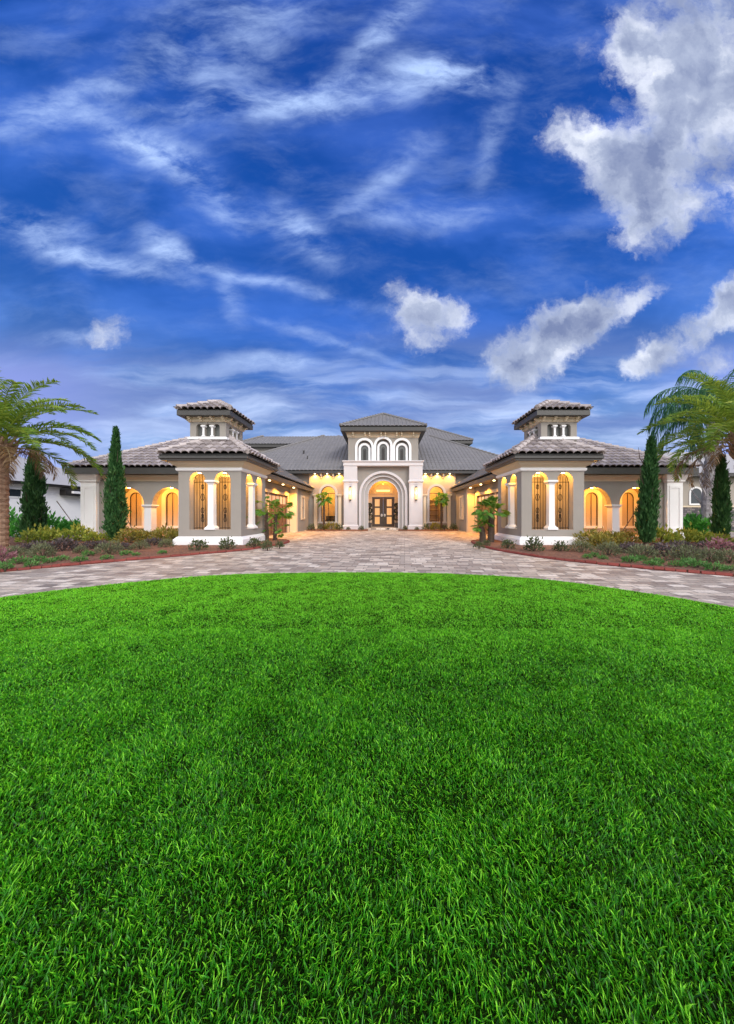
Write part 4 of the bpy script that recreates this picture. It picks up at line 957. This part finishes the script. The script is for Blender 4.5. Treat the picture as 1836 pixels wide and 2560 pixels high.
def cypress(px, py, top_py, wpx, label, seed, lean=0.0, tp=.34, kw_=.56, zb=.05):
    x, y = gpt(px, py, zb); H = (py - top_py) * y / 764; Rm = wpx * y / 764 / 2
    e = empty('cypress_tree', (x, y, zb)); tag(e, label, 'tree', 'columnar cypress trees in the beds')
    rng = np.random.default_rng(seed); n = 7500
    tz = rng.random(n) ** .9
    prof = np.minimum(1, (tz / .10) ** .5) * np.clip((1 - tz) / tp, 0, 1) ** .66 * (.86 + .14 * np.sin(tz * 5 + .4))
    an = rng.random(n) * 6.283
    lump = 1 + .16 * np.sin(an * 3 + tz * 17 + seed) + .10 * np.sin(an * 5 - tz * 31) + .07 * np.sin(an * 2 + tz * 60)
    rr = kw_ * Rm * prof * lump * (.42 + .58 * rng.random(n) ** .4)
    rr = np.where(rng.random(n) < .07, rr * 1.32, rr) * (1 - .25 * (np.sin(an * 4 + tz * 23 + seed) > .80))
    p = np.stack([x + np.cos(an) * rr + lean * tz, y + np.sin(an) * rr, zb + tz * H * .965 + .03], 1)
    d = np.stack([np.cos(an) * .24, np.sin(an) * .24, np.full(n, 1.0)], 1) + rng.standard_normal((n, 3)) * .20
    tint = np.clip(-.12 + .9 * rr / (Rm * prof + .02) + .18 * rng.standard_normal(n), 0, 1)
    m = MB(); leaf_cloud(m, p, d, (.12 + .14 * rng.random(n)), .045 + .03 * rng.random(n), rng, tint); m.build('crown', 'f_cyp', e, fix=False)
    m = MB(); m.tube([(x, y, zb - .05), (x + lean * .5, y, zb + H * .5), (x + lean * .8, y, zb + H * .8)], [.09, .06, .02], 8); m.build('trunk', 'bark_dark', e)
    m = MB()
    for k in range(7):
        a = k * 2.4; z = zb + H * (.12 + .1 * k); q = Rm * .5; m.tube([(x, y, z), (x + math.cos(a) * q, y + math.sin(a) * q, z + .45), (x + math.cos(a) * q * 1.2, y + math.sin(a) * q * 1.2, z + .9)], [.02, .014, .006], 5)
    m.build('limb', 'bark_dark', e)
cypress(85, 1347, 1118, 66, 'dark cypress beside the date palm, before the white neighbour wall', 1)
cypress(288, 1352, 1066, 58, 'slim pointed cypress before the lit arcade, taller than the roof eave', 2, .04, .60, .66)
cypress(1616, 1362, 1094, 60, 'dense cypress before the lit arcade, near the beige neighbour', 3, .22)
cypress(1804, 1358, 1140, 46, 'narrow cypress beside the pale palm trunk, before the beige neighbour', 4)

def frond(base, az, el, L, droop, nl, ll, mat, parent, name, seed, hang=.0, vup=.5, wd=.035, rach=.022):
    rng = np.random.default_rng(seed); N = 14; pts = [np.array(base, float)]; dirs = []
    ca, sa = math.cos(az), math.sin(az)
    for k in range(N):
        t = k / (N - 1); e = el - droop * t ** 1.25; d = np.array([ca * math.cos(e), sa * math.cos(e), math.sin(e)]); dirs.append(d); pts.append(pts[-1] + d * L / N)
    dirs.append(dirs[-1]); P = np.array(pts); D = np.array(dirs)
    m = MB(); m.tube(P.tolist(), [rach * (1 - .85 * k / N) for k in range(N + 1)], 4, .85)
    ts = np.linspace(.16, .99, nl); f = ts * N; i0 = np.minimum(f.astype(int), N - 1); fr = (f - i0)[:, None]
    p = P[i0] * (1 - fr) + P[i0 + 1] * fr; d = D[i0]
    side = np.array([-sa, ca, 0.0]); up = np.cross(d, side); up *= np.sign(up[:, 2:3] + 1e-6)
    prof = np.sin(np.clip(ts * 1.02, 0, 1) * math.pi) ** .5 * .75 + .25
    for sg in (-1, 1):
        n = nl; fw = .55 + .5 * ts
        q = sg * side[None] * 1.0 + d * fw[:, None] + up * (vup + .22 * rng.standard_normal(n))[:, None] + np.array([0, 0, -1.0])[None] * (hang * (.7 + .6 * rng.random(n)))[:, None] + rng.standard_normal((n, 3)) * .10
        ln = ll * prof * (.8 + .4 * rng.random(n)); tint = .35 + .25 * rng.standard_normal(n) + .12 * d[:, 2]
        q /= np.linalg.norm(q, axis=1, keepdims=True)
        # two-piece leaflet that sags at its tip
        s = np.cross(q, np.cross(d, q) + rng.standard_normal((n, 3)) * .5); s /= np.linalg.norm(s, axis=1, keepdims=True)
        mid = p + q * ln[:, None] * .5; tip = mid + (q + np.array([0, 0, -.35 - hang * .9])) * ln[:, None] * .5
        w = wd * (.7 + .5 * rng.random(n))[:, None]
        V = np.stack([p - s * w * .25, p + s * w * .25, mid + s * w * .5, mid - s * w * .5, tip], 1); o = len(m.v)
        m.v.extend(V.reshape(-1, 3).tolist())
        for i in range(n): b = o + 5 * i; m.f += [(b, b + 1, b + 2, b + 3), (b + 3, b + 2, b + 4)]
        m.t.extend(np.repeat(np.clip(tint, 0, 1), 2).tolist())
    return m.build(name, mat, parent, fix=False)

def date_palm(x, y, zc, label, seed, L=3.5, tr=.26, el0=1.45, n=38, dl=.55):
    e = empty('date_palm', (x, y, .05)); tag(e, label, 'palm tree', 'date palms at the ends of the beds'); rng = random.Random(seed)
    m = MB(); prof = []; k = 0
    zz = .0
    while zz < zc - .9: prof += [(tr * (1.0 + .10 * (k % 2)), zz + .02)]; zz += .11; k += 1
    prof += [(tr * 1.1, zc - .8), (tr * 1.55, zc - .45), (tr * 1.35, zc - .1), (tr * .6, zc + .2)]
    m.lathe(x, y, prof, 14); tk = m.build('trunk', 'bark_date', e)
    m = MB()
    for k in range(34):
        a = k * 2.4; z = zc - .85 + .025 * k; r = tr * 1.25; ca, sa = math.cos(a), math.sin(a)
        m.tube([(x + ca * r * .8, y + sa * r * .8, z), (x + ca * r * 1.25, y + sa * r * 1.25, z + .18), (x + ca * r * 1.6, y + sa * r * 1.6, z + .40)], [.07, .055, .02], 5)
    m.build('leaf_base', 'bark_date', tk)
    for k in range(n):
        t = k / (n - 1); az = k * 2.39996 + seed; el = el0 - 1.15 * t + rng.uniform(-.1, .1)
        frond((x + math.cos(az) * tr * .6, y + math.sin(az) * tr * .6, zc + .1 - .35 * t), az, el, L * rng.uniform(.88, 1.05), 1.15 + .55 * t + rng.uniform(-.15, .15), 78, .48, 'f_date', e, 'frond', seed * 100 + k, vup=.42, wd=.044)
    for k in range(9):
        az = k * .7 + seed * .3; frond((x + math.cos(az) * tr, y + math.sin(az) * tr, zc - .35), az, rng.uniform(.0, .5), L * dl, 2.0, 46, .40, 'f_dead', e, 'dead_frond', seed * 55 + k, hang=.35, vup=.1, wd=.028)
    return e
date_palm(-15.0, 11.9, 4.15, 'stout date palm with brown skirt at the edge by the white neighbour house', 3)
date_palm(14.15, 12.0, 4.35, 'date palm with hanging brown fronds by the stone based neighbour', 7, L=3.5, tr=.21, dl=.72)

def queen_palm(x, y, zc, label, seed):
    e = empty('queen_palm', (x, y, 0)); tag(e, label, 'palm tree'); rng = random.Random(seed)
    m = MB(); m.tube([(x, y, 0), (x + .05, y, zc * .3), (x + .2, y, zc * .6), (x + .5, y, zc - .6), (x + .6, y, zc)], [.36, .30, .26, .22, .15], 12); tk = m.build('trunk', 'bark_pale', e)
    m = MB()
    for k in range(26):
        a = k * 2.4; t = k / 25; z = 1.6 + t * (zc * .55); r = .26; ca, sa = math.cos(a), math.sin(a); q = .25 + .5 * rng.random()
        xx = x + .05 + .2 * t
        m.tube([(xx + ca * r * .8, y + sa * r * .8, z), (xx + ca * (r + q * .3), y + sa * (r + q * .3), z + .45), (xx + ca * (r + q * .75), y + sa * (r + q * .75), z + 1.0)], [.085, .06, .02], 5)
    m.build('leaf_base', 'bark_pale', tk)
    for k in range(26):
        t = k / 25; az = k * 2.39996 + 1; el = 1.35 - 1.2 * t
        frond((x + .6, y, zc - .3 * t), az, el, 4.6 * rng.uniform(.9, 1.08), 2.1 + .3 * rng.random(), 64, .85, 'f_queen', e, 'frond', seed * 90 + k, hang=1.15, vup=.1, wd=.045, rach=.035)
queen_palm(18.7, 17.6, 7.6, 'tall feathery queen palm with pale trunk behind the arcade roof', 5)

def fan_leaf(base, az, el, pl, r, parent, seed, mat='f_fan'):
    rng = np.random.default_rng(seed); ca, sa = math.cos(az), math.sin(az)
    d = np.array([ca * math.cos(el), sa * math.cos(el), math.sin(el)]); b = np.array(base); c = b + d * pl + np.array([0, 0, -.05 * pl])
    m = MB(); m.tube([b, (b + c) / 2 + np.array([0, 0, .03]), c], [.014, .011, .008], 4, .8)
    side = np.array([-sa, ca, 0]); d2 = np.array([ca * math.cos(el - .5), sa * math.cos(el - .5), math.sin(el - .5)]); nrm = np.cross(side, d2); ro = rng.uniform(-.7, .7); side = side * math.cos(ro) + nrm * math.sin(ro); nrm = np.cross(side, d2)
    K = 24
    for k in range(K):
        a = R(-135 + 270 * k / (K - 1)); a2 = R(7.0)
        def pt(an, q, h): return c + (d2 * math.cos(an) + side * math.sin(an)) * q + nrm * h + np.array([0, 0, -.30 * q * q / r])
        ln = r * (.80 + .25 * rng.random()) * (1 - .18 * abs(a) / 2.3)
        tn = float(np.clip(.45 + .22 * rng.standard_normal(), 0, 1))
        m.add([pt(a, .01, 0), pt(a - a2, ln * .6, .0), pt(a, ln * .62, -.025), pt(a + a2, ln * .6, .0), pt(a, ln, -.02)], [(0, 1, 2), (0, 2, 3), (1, 4, 2), (2, 4, 3)], tn)
    return m.build('fan_leaf', mat, parent, fix=False)
def fan_palm(x, y, zc, label, group, seed, n=16, r=.36, pl=.40, trunks=((0, 0, 1.0),), tr=.075, el0=1.35, bark='bark_dark', span=1.75):
    e = empty('fan_palm', (x, y, .05)); tag(e, label, 'palm tree', group); rng = random.Random(seed)
    for (dx, dy, hf) in trunks:
        m = MB(); z1 = zc * hf; m.tube([(x + dx, y + dy, 0), (x + dx * 1.1 + .01, y + dy, z1 * .5), (x + dx * 1.25, y + dy, z1)], [tr * 1.3, tr * 1.1, tr], 9); tk = m.build('trunk', bark, e)
        m = MB()
        for k in range(int(z1 / .055)):
            a = k * 2.4; z = .1 + k * .055 * .92; q = tr * 1.05; m.tube([(x + dx * 1.1 + math.cos(a) * q, y + dy + math.sin(a) * q, z), (x + dx * 1.1 + math.cos(a) * q * 1.5, y + dy + math.sin(a) * q * 1.5, z + .07)], [.016, .004], 4)
        m.build('fibre', bark, tk)
        nn = n if hf > .8 else n // 2
        for k in range(nn):
            t = k / (nn - 1); az = k * 2.39996 + seed; el = el0 - span * t + rng.uniform(-.15, .15)
            fan_leaf((x + dx * 1.25, y + dy, z1 - .12 * t), az, el, pl * rng.uniform(.8, 1.25) * (1 if hf > .8 else .7), r * rng.uniform(.85, 1.15) * (1 if hf > .8 else .75), e, seed * 40 + k + int(dx * 100))
_x, _y = gpt(672, 1353)
fan_palm(_x, _y, 1.42, 'small many-trunked fan palm in mulch before the garage, near the white neighbour side', 'fan palms at the garage corners', 2, 12, .31, .66, ((-.08, 0, 1.0), (.24, .15, .92), (.32, -.12, .40)), .075, 1.0, span=1.15)
_x, _y = gpt(1228, 1358)
fan_palm(_x, _y, 1.35, 'bushy single-trunk fan palm in mulch before the garage, near the stone neighbour side', 'fan palms at the garage corners', 5, 24, .34, .56, ((0, 0, 1.0), (-.32, .1, .55)), .12, 1.5, span=1.5)
fan_palm(-4.80, 24.7, 2.55, 'slender fan palm before the arched window with the sofa', 'fan palms under the front windows', 8, 18, .42, .42, ((0, 0, 1.0),), .075)
fan_palm(4.70, 24.7, 2.55, 'slender fan palm before the arched window with the bookshelf', 'fan palms under the front windows', 9, 18, .42, .42, ((0, 0, 1.0),), .075)

def topiary(x, y, label):
    e = empty('topiary', (x, y, .14)); tag(e, label, 'topiary', 'three-ball topiaries by the door')
    m = MB(); m.lathe(x, y, [(.12, .14), (.17, .2), (.19, .5), (.22, .52), (.22, .57), (.17, .55)], 14); m.build('pot', 'pot', e)
    m = MB(); m.tube([(x, y, .5), (x, y, 2.3)], .025, 6); m.build('trunk', 'bark_dark', e)
    for i, (z, r) in enumerate(((1.05, .30), (1.62, .25), (2.10, .20))):
        rng = np.random.default_rng(i + 3); n = 900; d = rng.standard_normal((n, 3)); d /= np.linalg.norm(d, axis=1, keepdims=True)
        p = np.array([x, y, z]) + d * (r * (.75 + .22 * rng.random(n)))[:, None]
        m = MB(); leaf_cloud(m, p, d + rng.standard_normal((n, 3)) * .6, .06, .035, rng, .4 + .3 * rng.standard_normal(n)); m.build('ball', 'f_topi', e, fix=False)
topiary(-1.20, 27.0, 'dark three-ball topiary in a pot on the sofa-window side of the door')
topiary(1.20, 27.0, 'dark three-ball topiary in a pot on the bookshelf-window side of the door')

def stake(a, b, label):
    m = MB(); m.tube([a, b], .018, 6); o = m.build('tree_stake', 'wire'); tag(o, label, 'stake', 'slanting stakes propping the cypresses')
stake((-17.0, 15.9, 2.0), (-16.2, 15.9, .9), 'slanting stake propping the cypress beside the date palm')
stake((-12.9, 14.8, 2.0), (-11.7, 14.6, .05), 'slanting stake propping the pointed cypress by the arcade')
stake((11.3, 13.3, 1.9), (10.0, 13.2, .05), 'slanting stake propping the dense cypress by the arcade')
